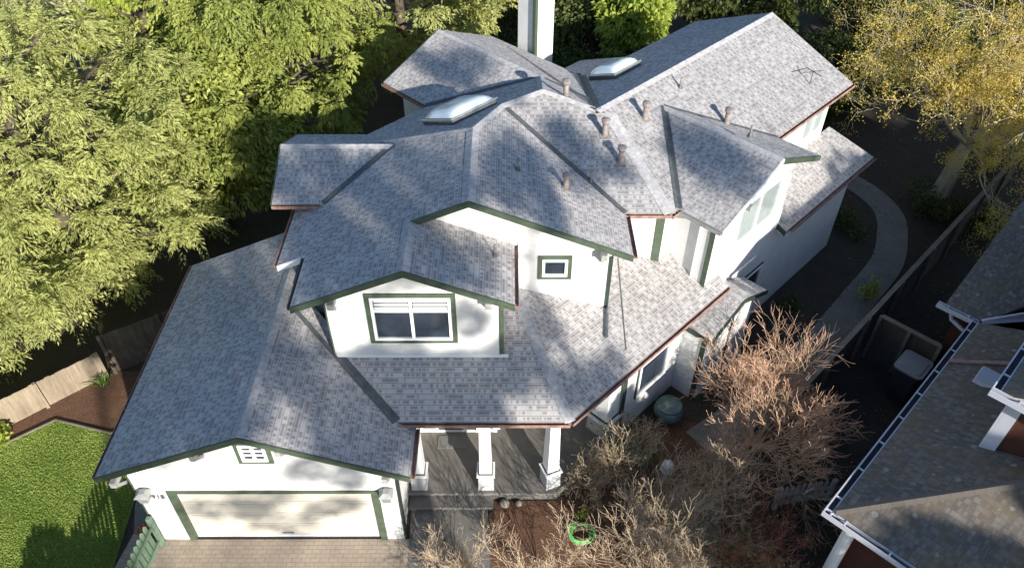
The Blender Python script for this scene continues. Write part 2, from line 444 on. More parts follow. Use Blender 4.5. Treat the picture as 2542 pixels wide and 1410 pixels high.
BL = Pl((s2, s2), 15.0, 3.24, .45); BR = Pl((-s2, -s2), -15.0, 3.24, .40)

# --- garage roofs
gy0, gy1 = 9.42, 16.27
roof(GL, [(-8.76, gy0), (-5.42, gy0), (-5.42, gy1), (-8.76, gy1)])
roof(GR, [(-5.42, gy0), (-2.08, gy0), (-2.08, 11.3), (-2.5, 11.3), (-5.42, 14.22), (-5.42, gy0)][:5])
mb = MB(); ridge(mb, (-5.42, gy0, 4.67), (-5.42, gy1, 4.67), GL, GR, .15); part(mb, 'ridge_cap', 'cap')
rake((-8.76, gy0, GL.z(-8.76, 0)), (-5.42, gy0, 4.67), (0, -1)); rake((-5.42, gy0, 4.67), (-2.08, gy0, GR.z(-2.08, 0)), (0, -1))
gutter((-8.76, gy0, GL.z(-8.76, 0)), (-8.76, gy1, GL.z(-8.76, 0)), (-1, 0), w=.06)
gutter((-2.08, gy0, GR.z(-2.08, 0)), (-2.08, 10.72, GR.z(-2.08, 0)), (1, 0), w=.1)
# --- porch roof and the diagonal roof round the entry
hipb, hipt = (1.385, 10.73), (.11, 13.8)
a1 = (-2.49, 10.73); a2 = (-3.99, 12.23)
roof(PO, [a1, hipb, hipt, (-.2, 13.85), (-.2, 12.23), a2])
pe = lambda p: pd(p, 6.61)
roof(S4, [hipb, pe(14.95), pd(14.95, 7.05), pd(14.25, 7.05), pd(14.25, 8.2), pd(13.72, 8.2), (2.4, 15.5), (2.4, 13.8), hipt])
mb = MB(); ridge(mb, (*hipb, PO.z(*hipb)), (*hipt, PO.z(*hipt)), PO, S4, .13); part(mb, 'ridge_cap', 'cap')
mb = MB(); valley(mb, (*a1, PO.z(*a1)), (*a2, PO.z(*a2)), PO, GR, .11); part(mb, 'valley_flashing', 'metal')
gutter((*a1, 3.45), (*hipb, 3.45), (0, -1), w=.1)
gutter((*hipb, 3.45), (*pe(14.95), 3.45), (s2, -s2), w=.1)
mb = MB()
for x in (2.84,): mb.beam((x, 12.75, S4.z(x, 12.75) + .008), (x, 15.3, S4.z(x, 15.3) + .008), .03, .014)
part(mb, 'valley_flashing', 'metal')
# --- upper roofs
V1 = ix(R1L, R1R, R4); V2 = ix(R1L, R4, LB); V3 = ix(R1L, LF, LB); V4 = (-4.546, 15.42); V5 = ix(R1R, R4, R2)
B_ = ix(R2, R4, Q); D_ = ix(R2, Q, W); E_ = ix(Q, W, WB)
roof(R1L, [(-.85, 13.45), V1, V2, V3, V4, (-5.32, 15.9), (-5.32, 13.5), (-4.62, 13.5), (-4.62, 11.8), (-2.15, 11.8), (-2.15, 13.45)])
roof(DR, [(-2.15, 11.8), (.14, 11.8), (.14, 13.82), (-2.15, 13.82)])
roof(R1R, [(-.85, 13.45), (2.846, 13.45), (2.846, 15.04), V5, V1])
hW = ix(R2, W, Pl((0, 1), 15.04, 6.0, .001))
wz = 5.95; wd = 10.97 - (7.25 - wz) / M5
c1 = (15.04 * 1.0, 0)
hw = (15.04 - wd / s2, 15.04)                                       # foot of the hip between R2 and W
roof(R2, [(2.846, 15.04), hw, D_, B_, V5])
vp = 16.1 - (6.92 - wz) / M5; vf = pd(vp, wd); vtx = vf[0]; vt = (vtx, 16.1 / s2 - vtx)      # R3 valleys
vr = pd(16.1 + (6.92 - wz) / M5, wd)
roof(W, [hw, vf, vt, vr, pd(22.8, wd), pd(22.8, 10.97), E_, D_])
xe = 2.25
vq = pd(17.25, 17.25 - xe / s2 * 1.0)
qe_d = 17.25 - E_[0] / s2
roof(WB, [E_, pd(22.8, 10.97), pd(22.8, 13.7), pd(19.05, 13.7), pd(19.05, 15.6), pd(17.6, 15.6), (E_[0], pd(17.6, 15.6)[1] - .9)])
roof(Q, [B_, D_, E_, (E_[0], 17.25 / s2 - E_[0]), pd(17.25, 18.0), pd(14.92, 18.0), ix(Q, R5, R4)])
R54 = ix(Q, R5, R4); e4 = pd(12.63, 16.1)
roof(R5, [pd(14.92, 18.0), pd(12.63, 18.0), pd(12.63, 16.05), R54])
roof(R4, [V1, V5, B_, R54, pd(12.63, 16.05), (-3.97, 18.66), V2])
roof(LF, [(-5.8, 15.42), V4, V3, (-5.8, 17.04)]); roof(LB, [(-5.8, 17.04), V3, V2, (-3.97, 18.66), (-5.8, 18.66)])
rd = 6.58
roof(R3N, [vf, vt, pd(16.1, rd), pd(vp, rd)]); roof(R3F, [vt, vr, pd(16.1 + (6.92 - wz) / M5, rd), pd(16.1, rd)])
roof(LW, [pd(18.0, 6.7), pd(23.5, 6.7), pd(23.1, 8.25), pd(18.0, 8.25)])
Z = lambda pl, p: (*p, pl.z(*p))
for a, b, A, B, wd_ in [((-.85, 13.45), V1, R1L, R1R, .16), ((-2.15, 11.8), (-2.15, 13.45), R1L, DR, .15), (V1, V2, R1L, R4, .12), (V1, V5, R1R, R4, .14), (V5, B_, R2, R4, .14),
                   (B_, R54, R4, Q, .13), (R54, pd(14.92, 18), R5, Q, .12), (B_, D_, R2, Q, .12), (D_, hw, R2, W, .17), (E_, pd(22.8, 10.97), W, WB, .13),
                   ((-5.8, 17.04), V3, LF, LB, .13), (vt, pd(16.1, rd), R3N, R3F, .13)]:
    mb = MB(); ridge(mb, Z(A, a), Z(A, b), A, B, wd_); part(mb, 'ridge_cap', 'cap')
for a, b, A, B, wd_ in [((2.846, 15.04), V5, R1R, R2, .07), (vf, vt, W, R3N, .09), (vt, vr, W, R3F, .05), (V4, V3, R1L, LF, .09), (V3, V2, R1L, LB, .05), (E_, (E_[0], 17.25 / s2 - E_[0]), Q, WB, .12), (R54, pd(12.63, 16.05), R5, R4, .06)]:
    mb = MB(); valley(mb, Z(A, a), Z(A, b), A, B, wd_); part(mb, 'valley_flashing', 'metal')
mb = MB(); q0, q1 = R54, pd(14.92, 11.75); mb.beam((q0[0] + .12, q0[1] - .1, Q.z(q0[0] + .12, q0[1] - .1) + .01), (*q1, Q.z(*q1) + .01), .07, .02); part(mb, 'step_flashing', 'metal')
# gutters and rakes of the upper roofs
gutter((-5.32, 13.5, R1L.z(-5.32, 0)), (-5.32, 15.9, R1L.z(-5.32, 0)), (-1, 0), w=.08)
gutter((-4.62, 11.8, R1L.z(-4.62, 0)), (-4.62, 13.45, R1L.z(-4.62, 0)), (-1, 0), 'metal', w=.07)
gutter((.14, 11.8, DR.z(.14, 0)), (.14, 13.8, DR.z(.14, 0)), (1, 0), w=.09)
gutter((2.846, 13.45, R1R.z(2.846, 0)), (2.846, 15.0, R1R.z(2.846, 0)), (1, 0), w=.1)
gutter((2.846, 15.04, 6.0), (hw[0] + .04, 15.04, 6.0), (0, -1), w=.1)
gutter((*hw, wz), (*vf, wz), (s2, -s2), w=.1)
gutter((*vf, wz), (*pd(vp, rd), wz), (-s2, -s2), 'beam', w=.1)
gutter((*vr, wz), (*pd(22.8, wd), wz), (s2, -s2), w=.1)
gutter((-5.8, 15.42, 6.0), (-4.5, 15.42, 6.0), (0, -1), w=.1)
gutter((*pd(12.63, 18.0), R5.z(*pd(12.63, 18))), (*pd(12.63, 16.0), R5.z(*pd(12.63, 16))), (-s2, -s2), w=.1)
gutter((*pd(18.2, 6.7), 3.52), (*pd(23.5, 6.7), 3.52), (s2, -s2), w=.1)
rk = lambda pl, a, b, out, mat='green', **k: rake(Z(pl, a), Z(pl, b), out, mat, **k)
rk(R1L, (-4.62, 11.8), (-2.15, 11.8), (0, -1)); rk(DR, (-2.15, 11.8), (.14, 11.8), (0, -1))
rk(R1L, (-2.2, 13.45), (-.85, 13.45), (0, -1)); rk(R1R, (-.85, 13.45), (2.846, 13.45), (0, -1))
rk(R1L, (-5.32, 13.5), (-4.62, 13.5), (0, -1), 'white')
rk(R3F, pd(16.1, rd), pd(16.1 + (6.92 - wz) / M5, rd), (s2, -s2)); rk(R3N, pd(vp, rd), pd(16.1, rd), (s2, -s2), 'white', h=.1)
rk(LF, (-5.8, 15.42), (-5.8, 17.04), (-1, 0)); rk(LB, (-5.8, 17.04), (-5.8, 18.66), (-1, 0))
rk(R5, pd(12.63, 18), pd(14.92, 18), (-s2, s2)); rk(Q, pd(14.92, 18), pd(17.25, 18), (-s2, s2))
rk(W, pd(22.8, wd), pd(22.8, 10.97), (s2, s2), 'cap', h=.14, t=.02); rk(WB, pd(22.8, 10.97), pd(22.8, 13.7), (s2, s2), 'cap', h=.14, t=.02)
rk(LW, pd(18.0, 6.7), pd(18.0, 7.0), (-s2, -s2), 'dgreen')
# --- little roof over the bay at the side
roof(BL, [pd(13.65, 6.12), pd(15.0, 6.12), pd(15.0, 7.1), pd(13.65, 7.1)], th=.09); roof(BR, [pd(15.0, 6.12), pd(16.35, 6.12), pd(16.35, 7.1), pd(15.0, 7.1)], th=.09)
mb = MB(); ridge(mb, Z(BL, pd(15, 6.12)), Z(BL, pd(15, 7.0)), BL, BR, .1); part(mb, 'ridge_cap', 'cap')
rk(BL, pd(13.65, 6.12), pd(15, 6.12), (s2, -s2), 'dgreen', h=.13); rk(BR, pd(15, 6.12), pd(16.35, 6.12), (s2, -s2), 'dgreen', h=.13)
rk(BL, pd(13.65, 7.0), pd(13.65, 6.12), (-s2, -s2), 'dgreen', h=.13)

# ------------------------------------------------------------------ walls
def wall(fr, pts, mat='stucco', th=.14, name='wall'):
    mb = MB(); fr.poly(mb, pts, -th, 0); return part(mb, name, mat)
gtop = lambda x, dz=.14: (GL if x < -5.42 else GR).z(x, 0) - dz
wall(front(9.85), [(-8.41, 0), (-7.72, 0), (-7.72, 2.1), (-2.98, 2.1), (-2.98, 0), (-2.53, 0), (-2.53, gtop(-2.53)), (-5.42, 4.53), (-8.41, gtop(-8.41))])
wall(left(-8.41), [(9.99, 0), (15.9, 0), (15.9, gtop(-8.41)), (9.99, gtop(-8.41))])
wall(right(-2.53), [(9.99, 0), (12.9, 0), (12.9, 3.3), (9.99, 3.3)])
wall(back(15.9), [(-8.27, 0), (-2.6, 0), (-2.6, gtop(-2.6)), (-5.42, 4.53), (-8.27, gtop(-8.27))])
# dormer over the garage
rz = lambda x, dz=.14: R1L.z(x, 0) - dz if x < -2.15 else DR.z(x, 0) - dz
wall(front(12.17), [(-3.98, 3.86), (-.2, 3.86), (-.2, rz(-.2)), (-2.15, rz(-2.15)), (-3.98, rz(-3.98))])
wall(left(-3.98), [(12.31, 4.0), (13.9, 4.3), (13.9, rz(-3.98)), (12.31, rz(-3.98))])
wall(right(-.2), [(12.31, 3.9), (13.8, 3.9), (13.8, rz(-.2)), (12.31, rz(-.2))])
mb = MB(); front(12.17).box(mb, -3.95, .0, 4.03, 4.12, .002, .03); part(mb, 'base_trim', 'white')
r1z = lambda x, dz=.14: (R1L if x < -.85 else R1R).z(x, 0) - dz
wall(front(13.8), [(-4.9, 3.9), (2.43, 3.9), (2.43, r1z(2.43)), (-.85, r1z(-.85)), (-4.9, r1z(-4.9))])
wall(right(2.43), [(13.94, 3.6), (15.5, 3.6), (15.5, 5.8), (13.94, 5.8)])
wall(front(15.5), [(2.29, 3.6), (3.93, 3.6), (3.93, 5.86), (2.29, 5.86)])
wall(left(-4.9), [(13.94, 0), (17.3, 0), (17.3, 5.7), (13.94, 5.7)])
wall(dfr(8.2), [(13.72, 3.6), (14.39, 3.6), (14.39, 5.86), (13.72, 5.86)])
wall(pfr(14.25), [(8.2, 3.2), (7.0, 3.2), (7.0, 5.86), (8.2, 5.86)])
r3z = lambda p, dz=.14: (R3N if p < 16.1 else R3F).z(*pd(p, 7)) - dz
wall(dfr(7.0), [(14.39, 0), (18.05, 0), (18.05, r3z(18.05)), (16.1, r3z(16.1)), (14.39, r3z(14.39))])
wall(dfr(7.0), [(18.05, 0), (22.9, 0), (22.9, 3.45), (18.05, 3.45)])
wall(pbk(18.05), [(7.14, 3.4), (8.2, 3.4), (8.2, 5.8), (7.14, 5.8)])
wall(dfr(8.2), [(18.05, 3.4), (22.4, 3.4), (22.4, 5.95), (18.05, 5.95)])
wall(pbk(22.4), [(8.34, 0), (13.4, 0), (13.4, 6.0), (10.97, 7.05), (8.34, 5.95)])
wall(pbk(22.9), [(7.14, 0), (8.3, 0), (8.3, 3.9), (7.14, 3.4)])
wall(dbk(13.3), [(19.2, 0), (22.3, 0), (22.3, 6.05), (19.2, 6.05)])
# back left wing
wall(pfr(13.0), [(15.9, 0), (17.6, 0), (17.6, 5.98), (15.9, 5.98)]); wall(dbk(17.6), [(13.14, 0), (16.9, 0), (16.9, 6.0), (14.92, 6.8), (13.14, 6.0)])
wall(pbk(16.9), [(17.46, 0), (13.0, 0), (13.0, 6.0), (17.46, 6.0)])
wall(left(-5.4), [(15.8, 0), (18.3, 0), (18.3, 5.98), (17.04, 6.5), (15.8, 5.98)]); wall(front(15.8), [(-5.26, 0), (-4.4, 0), (-4.4, 5.98), (-5.26, 5.98)])
wall(dbk(15.6), [(10.0, 0), (13.0, 0), (13.0, 5.95), (10.0, 5.95)])
wall(back(18.3), [(-5.26, 0), (-3.6, 0), (-3.6, 5.98), (-5.26, 5.98)])
# lower walls round the entry
wall(front(12.9), [(-2.53, .3), (-.22, .3), (-.22, 3.6), (-2.53, 3.6)])
wall(right(-.22), [(13.04, .3), (14.6, .3), (14.6, 3.6), (13.04, 3.6)])
wall(front(14.6), [(-.36, .3), (2.0, .3), (2.0, 4.0), (-.36, 4.0)])
wall(dfr(7.05), [(11.3, 0), (13.75, 0), (13.75, 3.42), (11.3, 3.42)])
wall(pfr(11.3), [(7.19, 0), (9.2, 0), (9.2, 3.6), (7.19, 3.6)])
# side bay
wall(pfr(13.75), [(6.3, 0), (7.1, 0), (7.1, 2.65), (6.3, 2.65)]); wall(dfr(6.3), [(13.89, 0), (16.11, 0), (16.11, 2.68), (15.0, 3.12), (13.89, 2.66)])
wall(pbk(16.25), [(6.44, 0), (7.0, 0), (7.0, 2.68), (6.44, 2.68)])
mb = MB(); pfr(13.75).box(mb, 6.28, 6.42, 0, 2.62, .003, .03); part(mb, 'corner_board', 'dgreen')
mb = MB(); dfr(6.3).box(mb, 14.96, 15.04, 0, 3.05, .003, .03); part(mb, 'batten', 'dgreen')
# corner boards
def board(fr, a0, a1, z0, z1, mat='green', o=.028): mb = MB(); fr.box(mb, a0, a1, z0, z1, .003, o); return part(mb, 'corner_board', mat)
board(left(-8.41), 9.83, 10.02, 0, gtop(-8.41) - .02, 'green'); board(right(-2.53), 9.83, 10.10, 0, 3.1, 'dgreen')
board(left(-3.98), 12.14, 12.36, 4.12, rz(-3.98), 'green'); board(right(-.2), 12.14, 12.36, 4.12, rz(-.2), 'green')
board(front(12.17), -.2, -.1, 4.14, 5.7, 'green', .02)
board(right(2.43), 13.77, 13.95, 3.95, 5.75, 'dgreen'); board(front(13.8), 2.37, 2.43, 4.05, 5.7, 'dgreen', .03)
board(front(15.5), 3.74, 3.95, 3.8, 5.85, 'green'); board(pfr(14.25), 6.97, 7.11, 3.4, 5.7, 'green')
board(dfr(7.05), 11.22, 11.37, 0, 3.2, 'dgreen')
for fr, a, z0, z1 in [(pfr(14.25), 7.38, 3.5, 5.75)]:
    mb = MB(); mb.tube([fr.P(a, z1, .06), fr.P(a, z0, .06)], .04, 8); part(mb, 'downspout', 'white')
# downspouts lying on the roofs
mb = MB(); mb.tube([(2.47, 13.70, 4.15), (2.42, 13.6, S4.z(2.42, 13.6) + .05), (2.36, 12.95, S4.z(2.36, 12.95) + .05)], .05, 8); part(mb, 'downspout', 'metal')
mb = MB(); mb.tube([(-4.66, 13.4, R1L.z(-4.66, 0) - .1), (-4.6, 12.6, 5.86), (-4.55, 11.95, 5.8)], .035, 8); part(mb, 'downspout', 'metal')
mb = MB(); mb.beam((-4.0, 12.15, GR.z(-4.0, 0) + .03), (-5.2, 13.35, GR.z(-5.2, 0) + .03), .09, .05); part(mb, 'step_flashing', 'metal')

# ------------------------------------------------------------------ openings
def window(fr, a0, a1, z0, z1, cols=2, head=.3, trim='green', pane='glass', tw=.12, fw=.065, blind=True, grid=0, label=None, sill=True):
    mb = MB(); o0, o1 = .004, .06
    for q in ((a0, a0 + fw, z0, z1), (a1 - fw, a1, z0, z1), (a0 + fw, a1 - fw, z0, z0 + fw), (a0 + fw, a1 - fw, z1 - fw, z1)): fr.box(mb, *q, o0, o1)
    zr = z1 - (z1 - z0) * head if head else z1 - fw
    cw = (a1 - a0 - 2 * fw + fw) / cols
    for k in range(1, cols): x = a0 + fw + k * cw - fw; fr.box(mb, x, x + fw, z0 + fw, z1 - fw, o0, o1 - .004)
    if head:
        for k in range(cols): x = a0 + fw + k * cw; fr.box(mb, x, x + cw - fw, zr - fw / 2, zr + fw / 2, o0, o1 - .008)
    for k in range(cols):
        for g in range(grid):
            x = a0 + fw + k * cw
            zz = z0 + fw + (z1 - z0 - 2 * fw) * (g + 1) / (grid + 1); fr.box(mb, x, x + cw - fw, zz - .015, zz + .015, o0, o1 - .012)
    wn = part(mb, 'window', 'white')
    if label: wn['label'] = label
    mb = MB(); fr.box(mb, a0 + fw, a1 - fw, z0 + fw, z1 - fw, .002, .014); sub(mb, 'pane', pane, wn)
    if trim:
        mb = MB(); t = tw
        for q in ((a0 - t, a0, z0 - t, z1 + t), (a1, a1 + t, z0 - t, z1 + t), (a0, a1, z0 - t, z0), (a0, a1, z1, z1 + t)): fr.box(mb, *q, .003, .035)
        sub(mb, 'trim', trim, wn)
    if blind and head:
        mb = MB(); n = 3
        for k in range(cols):
            x = a0 + fw + k * cw + .02; h = (z1 - fw - zr - fw / 2)
            for j in range(n):
                zz = zr + fw / 2 + h * (j + .15) / n; fr.box(mb, x, x + cw - fw - .04, zz, zz + h / n * .6, .016, .028)
        sub(mb, 'blind', 'blind', wn)
    return wn
window(front(12.17), -3.0, -1.25, 4.63, 5.93, 2, .30, 'green', tw=.11, label='wide double window with green trim and raised blinds')
window(front(13.8), .80, 1.40, 5.10, 5.62, 1, 0, 'green', tw=.10, blind=False)
window(front(9.85), -5.72, -5.16, 3.30, 3.86, 2, 0, 'green', tw=.10, fw=.06, blind=False, grid=2)
window(dfr(7.0), 15.35, 17.35, 4.30, 5.62, 2, 0, None, 'curtain', blind=False, label='wide white window with pale curtains')
window(dfr(7.05), 11.86, 13.15, 1.10, 2.35, 1, 0, 'dgreen', tw=.05, blind=False)
window(dfr(7.0), 16.55, 17.65, 1.30, 2.35, 1, 0, 'dgreen', tw=.05, blind=False)
window(dfr(8.2), 20.8, 22.1, 4.55, 5.45, 2, 0, None, 'curtain', blind=False)

# garage door: four sectional rows with recessed panels, set back in a green jamb
fr = front(9.85); mb = MB(); zb, zt = .12, 2.02; rows = 4; rh = (zt - zb) / rows
for i in range(rows):
    fr.box(mb, -7.58, -3.10, zb + i * rh + .006, zb + (i + 1) * rh - .006, -.12, -.075)
    for k in range(4):
        x0 = -7.58 + k * 1.12 + .12; fr.box(mb, x0, x0 + .88, zb + i * rh + .09, zb + (i + 1) * rh - .09, -.0745, -.066)
gd = part(mb, 'garage_door', 'cream')
mb = MB(); fr.box(mb, -7.58, -3.10, .01, .115, -.12, -.07); sub(mb, 'bottom_seal', 'ngutter', gd)
mb = MB(); fr.box(mb, -5.5, -5.2, .2, .23, -.066, -.04); sub(mb, 'handle', 'steel', gd)
mb = MB()
for q in ((-7.74, -7.58, 0, 2.12), (-3.10, -2.94, 0, 2.12)): fr.box(mb, *q, -.10, .03)
fr.box(mb, -7.58, -3.10, 2.02, 2.12, -.10, .03)
part(mb, 'garage_door_frame', 'green')
# entry doors on the porch
fr = front(12.9); mb = MB()
for q in ((-2.40, -2.30, .32, 2.6), (-1.96, -1.88, .32, 2.6), (-.86, -.78, .32, 2.6), (-.42, -.30, .32, 2.6)): fr.box(mb, *q, .003, .09)
for q in ((-2.30, -1.96, .32, .42), (-.78, -.42, .32, .42), (-2.30, -.42, 2.5, 2.6), (-1.88, -.86, .32, .36)): fr.box(mb, *q, .003, .08)
fr.box(mb, -2.3, -.42, .70, .76, .003, .07)
dfm = part(mb, 'door_frame', 'white')
mb = MB(); fr.box(mb, -1.88, -.86, .37, 2.5, .004, .04); dr = part(mb, 'front_door', 'dgreen')
mb = MB(); mb.lathe(fr.P(-1.0, 1.3, .07), [(.01, -.03), (.035, -.01), (.035, .01), (.01, .03)], 10); sub(mb, 'door_knob', 'steel', dr)
mb = MB(); fr.box(mb, -2.29, -1.97, .43, 2.49, .004, .02); sub(mb, 'pane', 'glass', dfm); mb = MB(); fr.box(mb, -.77, -.43, .43, 2.49, .004, .02); sub(mb, 'pane', 'glass', dfm)
# house number on the garage pier
cu = bpy.data.curves.new('house_number', 'FONT'); cu.body = '918'; cu.size = .20; cu.extrude = .012
tmp = bpy.data.objects.new('tmp_text', cu); COL.objects.link(tmp)
dg = bpy.context.evaluated_depsgraph_get(); me = bpy.data.meshes.new_from_object(tmp.evaluated_get(dg)); bpy.data.objects.remove(tmp)
num = bpy.data.objects.new('house_number', me); COL.objects.link(num); num.parent = house
me.materials.clear(); me.materials.append(MT['number'])
num.location = Vector((-8.12, 9.833, 1.83)) - Vector(HO); num.rotation_euler = (R(90), 0, 0)
# wall lamps
for ax, az in ((-8.18, 2.12), (-2.74, 2.12)):
    fr = front(9.85); c = fr.P(ax, az, .14); mb = MB()
    mb.obox((c.x, c.y, 0), (1, 0), (0, 1), .09, .09, az - .16, az + .08, 1.35); lamp = part(mb, 'wall_lamp', 'steel')
    mb = MB(); mb.obox((c.x, c.y, 0), (1, 0), (0, 1), .16, .15, az + .081, az + .17, .4); sub(mb, 'lamp_cap', 'beam', lamp)
    mb = MB(); fr.box(mb, ax - .05, ax + .05, az - .1, az + .12, .003, .06); sub(mb, 'bracket', 'steel', lamp)
# timber outlookers below the rakes
for x, z in ((-8.52, 2.98), (-6.55, 3.95), (-4.75, 4.10), (-2.66, 3.12)):
    mb = MB(); mb.box(x - .06, x + .06, 9.46, 9.85, z - .16, z); mb.beam((x, 9.84, z - .5), (x, 9.5, z - .14), .08, .08); part(mb, 'roof_bracket', 'beam')
for x, z, y0 in ((-3.78, 6.0, 12.17), (-.42, 6.02, 12.17), (2.2, 5.98, 13.8)):
    mb = MB(); mb.box(x - .07, x + .07, y0 - .33, y0, z - .16, z); mb.beam((x, y0 - .01, z - .42), (x, y0 - .28, z - .12), .07, .07); part(mb, 'roof_bracket', 'beam')
mb = MB(); a = dfr(7.0).P(15.02, 5.98, .02); b = dfr(7.0).P(15.02, 5.98, .42); mb.beam(a, b, .13, .14); part(mb, 'roof_bracket', 'beam')
mb = MB(); a = dfr(7.0).P(18.12, 3.40, .02); b = dfr(7.0).P(18.12, 3.40, .3); mb.beam(a, b, .13, .14); part(mb, 'roof_bracket', 'white')

# ------------------------------------------------------------------ porch
mb = MB(); PF = [(-2.53, 10.95), (1.22, 10.95), (2.25, 11.98), (3.0, 12.73), (2.75, 13.6), (2.2, 14.7), (-2.53, 14.7)]
mb.solid([(x, y, 0) for x, y in PF], [(x, y, .32) for x, y in PF]); part(mb, 'porch_floor', 'conc')
mb = MB(); mb.box(-2.5, -.38, 10.63, 10.948, 0, .16); part(mb, 'porch_step', 'conc')
mb = MB(); mb.box(-2.5, 1.22, 10.90, 10.946, .285, .325); mb.box(-2.5, -.38, 10.60, 10.628, .13, .165); part(mb, 'step_nosing', 'path')
mb = MB(); mb.beam((1.24, 10.93, .30), (3.0, 12.69, .30), .06, .09); part(mb, 'porch_edge', 'stone')
def post(x, y, ang, sc=1.0):
    ax = (math.cos(ang), math.sin(ang)); ay = (-ax[1], ax[0])
    mb = MB(); mb.obox((x, y, 0), ax, ay, .155 * sc, .155 * sc, .98, 3.12, .78); p = part(mb, 'porch_post', 'white')
    mb = MB(); mb.obox((x, y, 0), ax, ay, .195 * sc, .195 * sc, .32, .90, .96); sub(mb, 'pedestal', 'grey', p)
    mb = MB(); mb.obox((x, y, 0), ax, ay, .225 * sc, .225 * sc, .902, .945); sub(mb, 'pedestal_cap', 'white', p)
    mb = MB(); mb.obox((x, y, 0), ax, ay, .175 * sc, .175 * sc, .947, .979); sub(mb, 'post_base', 'dgreen', p)
post(-2.24, 11.2, 0); post(-.56, 11.2, 0); post(1.06, 11.25, R(22.5)); post(*pd(11.0, 7.36), R(45), 1.7)
mb = MB(); mb.box(-2.5, 1.2, 11.08, 11.34, 3.12, 3.42); mb.beam((1.2, 11.2, 3.27), (*pd(11.0, 7.3), 3.27), .26, .3); part(mb, 'porch_beam', 'green')

# ------------------------------------------------------------------ roof fittings
def on(pl, x, y): return Vector((x, y, pl.z(x, y)))
for x, y, pl, r, h in ((2.82, 16.39, R2, .076, .47), (2.46, 17.16, R2, .076, .47), (3.59, 17.95, W, .076, .47), (5.95, 18.55, W, .076, .47), (1.52, 18.43, Q, .076, .47), (1.38, 15.25, R1R, .07, .38)):
    p = on(pl, x, y); mb = MB(); mb.lathe(p, [(r, -.06), (r * .95, h * .7)], 14)
    v = part(mb, 'roof_vent', 'vent', smooth=False)
    mb = MB(); mb.lathe(p, [(r * .9, h * .7 + .002), (r * 1.45, h * .86), (r * 1.5, h), (r * .6, h + .03)], 14); sub(mb, 'vent_cap', 'vent', v)
    g = Vector((pl.g[0], pl.g[1], pl.m)).normalized(); e = Vector((-pl.g[1], pl.g[0], 0))
    mb = MB(); n_ = e.cross(g); n_ = n_ if n_.z > 0 else -n_
    q = [p + e * i * r * 1.6 + g * j * r * 1.6 + n_ * .008 for i, j in ((-1, -1), (1, -1), (1, 1), (-1, 1))]
    mb.solid(q, [x_ + n_ * .008 for x_ in q]); sub(mb, 'vent_flashing', 'vent', v)
for x, y, pl in ((4.75, 19.44, W), (6.1, 16.95, R3N), (.22, 15.3, R1R), (-.3, 13.2, DR), (2.05, 15.9, R1R)):
    p = on(pl, x, y); mb = MB(); mb.tube([p - Vector((0, 0, .05)), p + Vector((0, 0, .30))], .028, 8); v = part(mb, 'plumbing_pipe', 'vent')
    mb = MB(); mb.lathe(p, [(.075, -.02), (.06, .03), (.035, .09)], 10); sub(mb, 'pipe_boot', 'metal', v)
p = on(W, *pd(21.3, 8.55)); mb = MB(); mb.tube([p, p + Vector((0, 0, .42))], .016, 6)
for d_ in ((.34, .05), (.12, -.3)): mb.tube([p + Vector((-d_[0], -d_[1], .38)), p + Vector((d_[0], d_[1], .42))], .013, 5)
part(mb, 'roof_antenna', 'metal')
def skylight(pl, p0, p1, d0, d1, label):
    g = Vector((pl.g[0], pl.g[1], pl.m)).normalized(); e = Vector((s2, s2, 0)); n_ = e.cross(g); n_ = n_ if n_.z > 0 else -n_
    c = pd((p0 + p1) / 2, (d0 + d1) / 2); c = on(pl, *c); hx = (p1 - p0) / 2; hy = (d1 - d0) / 2 * math.sqrt(1 + M5 ** 2)
    def q(k, h, i, j): return c + e * hx * k * i + g * hy * k * j + n_ * h
    mb = MB(); sg = [(-1, -1), (1, -1), (1, 1), (-1, 1)]
    if e.cross(g).z < 0: sg = sg[::-1]
    mb.solid([q(1, -.05, *t) for t in sg], [q(1, .13, *t) for t in sg])
    sk = part(mb, 'skylight', 'metal'); sk['label'] = label
    mb = MB(); mb.solid([q(1.05, .131, *t) for t in sg], [q(1.05, .165, *t) for t in sg]); sub(mb, 'skylight_frame', 'steel', sk)
    mb = MB(); n = 14; k = len(mb.v)
    for i in range(n + 1):
        for j in range(n + 1):
            a = -1 + 2 * i / n; b = -1 + 2 * j / n; h = ((1 - a ** 4) * (1 - b ** 4)) ** .6
            mb.v.append(tuple(q(.97, .168 + .20 * h, a, b)))
    for i in range(n):
        for j in range(n):
            f_ = [k + i * (n + 1) + j, k + (i + 1) * (n + 1) + j, k + (i + 1) * (n + 1) + j + 1, k + i * (n + 1) + j + 1]
            mb.f.append(f_ if e.cross(g).z > 0 else f_[::-1])
    sub(mb, 'skylight_dome', 'dome', sk, smooth=True)
skylight(R4, 11.2, 12.75, 13.15, 14.35, 'larger domed skylight with blue sheen'); skylight(WB, 16.75, 17.95, 12.35, 13.3, 'smaller white domed skylight')
# chimney behind the back left wing
cx, cy = pd(17.42 + .42, 16.2 + .36)
mb = MB(); mb.obox((cx, cy, 0), (s2, s2), (-s2, s2), .42, .40, 0, 11.6); ch = part(mb, 'chimney', 'stucco')
mb = MB(); mb.obox((*pd(17.40, 16.18), 0), (s2, s2), (-s2, s2), .06, .06, 0, 11.55); sub(mb, 'corner_board', 'green', ch)
mb = MB(); mb.obox((cx, cy, 0), (s2, s2), (-s2, s2), .50, .48, 11.602, 11.75); sub(mb, 'chimney_cap', 'grey', ch)

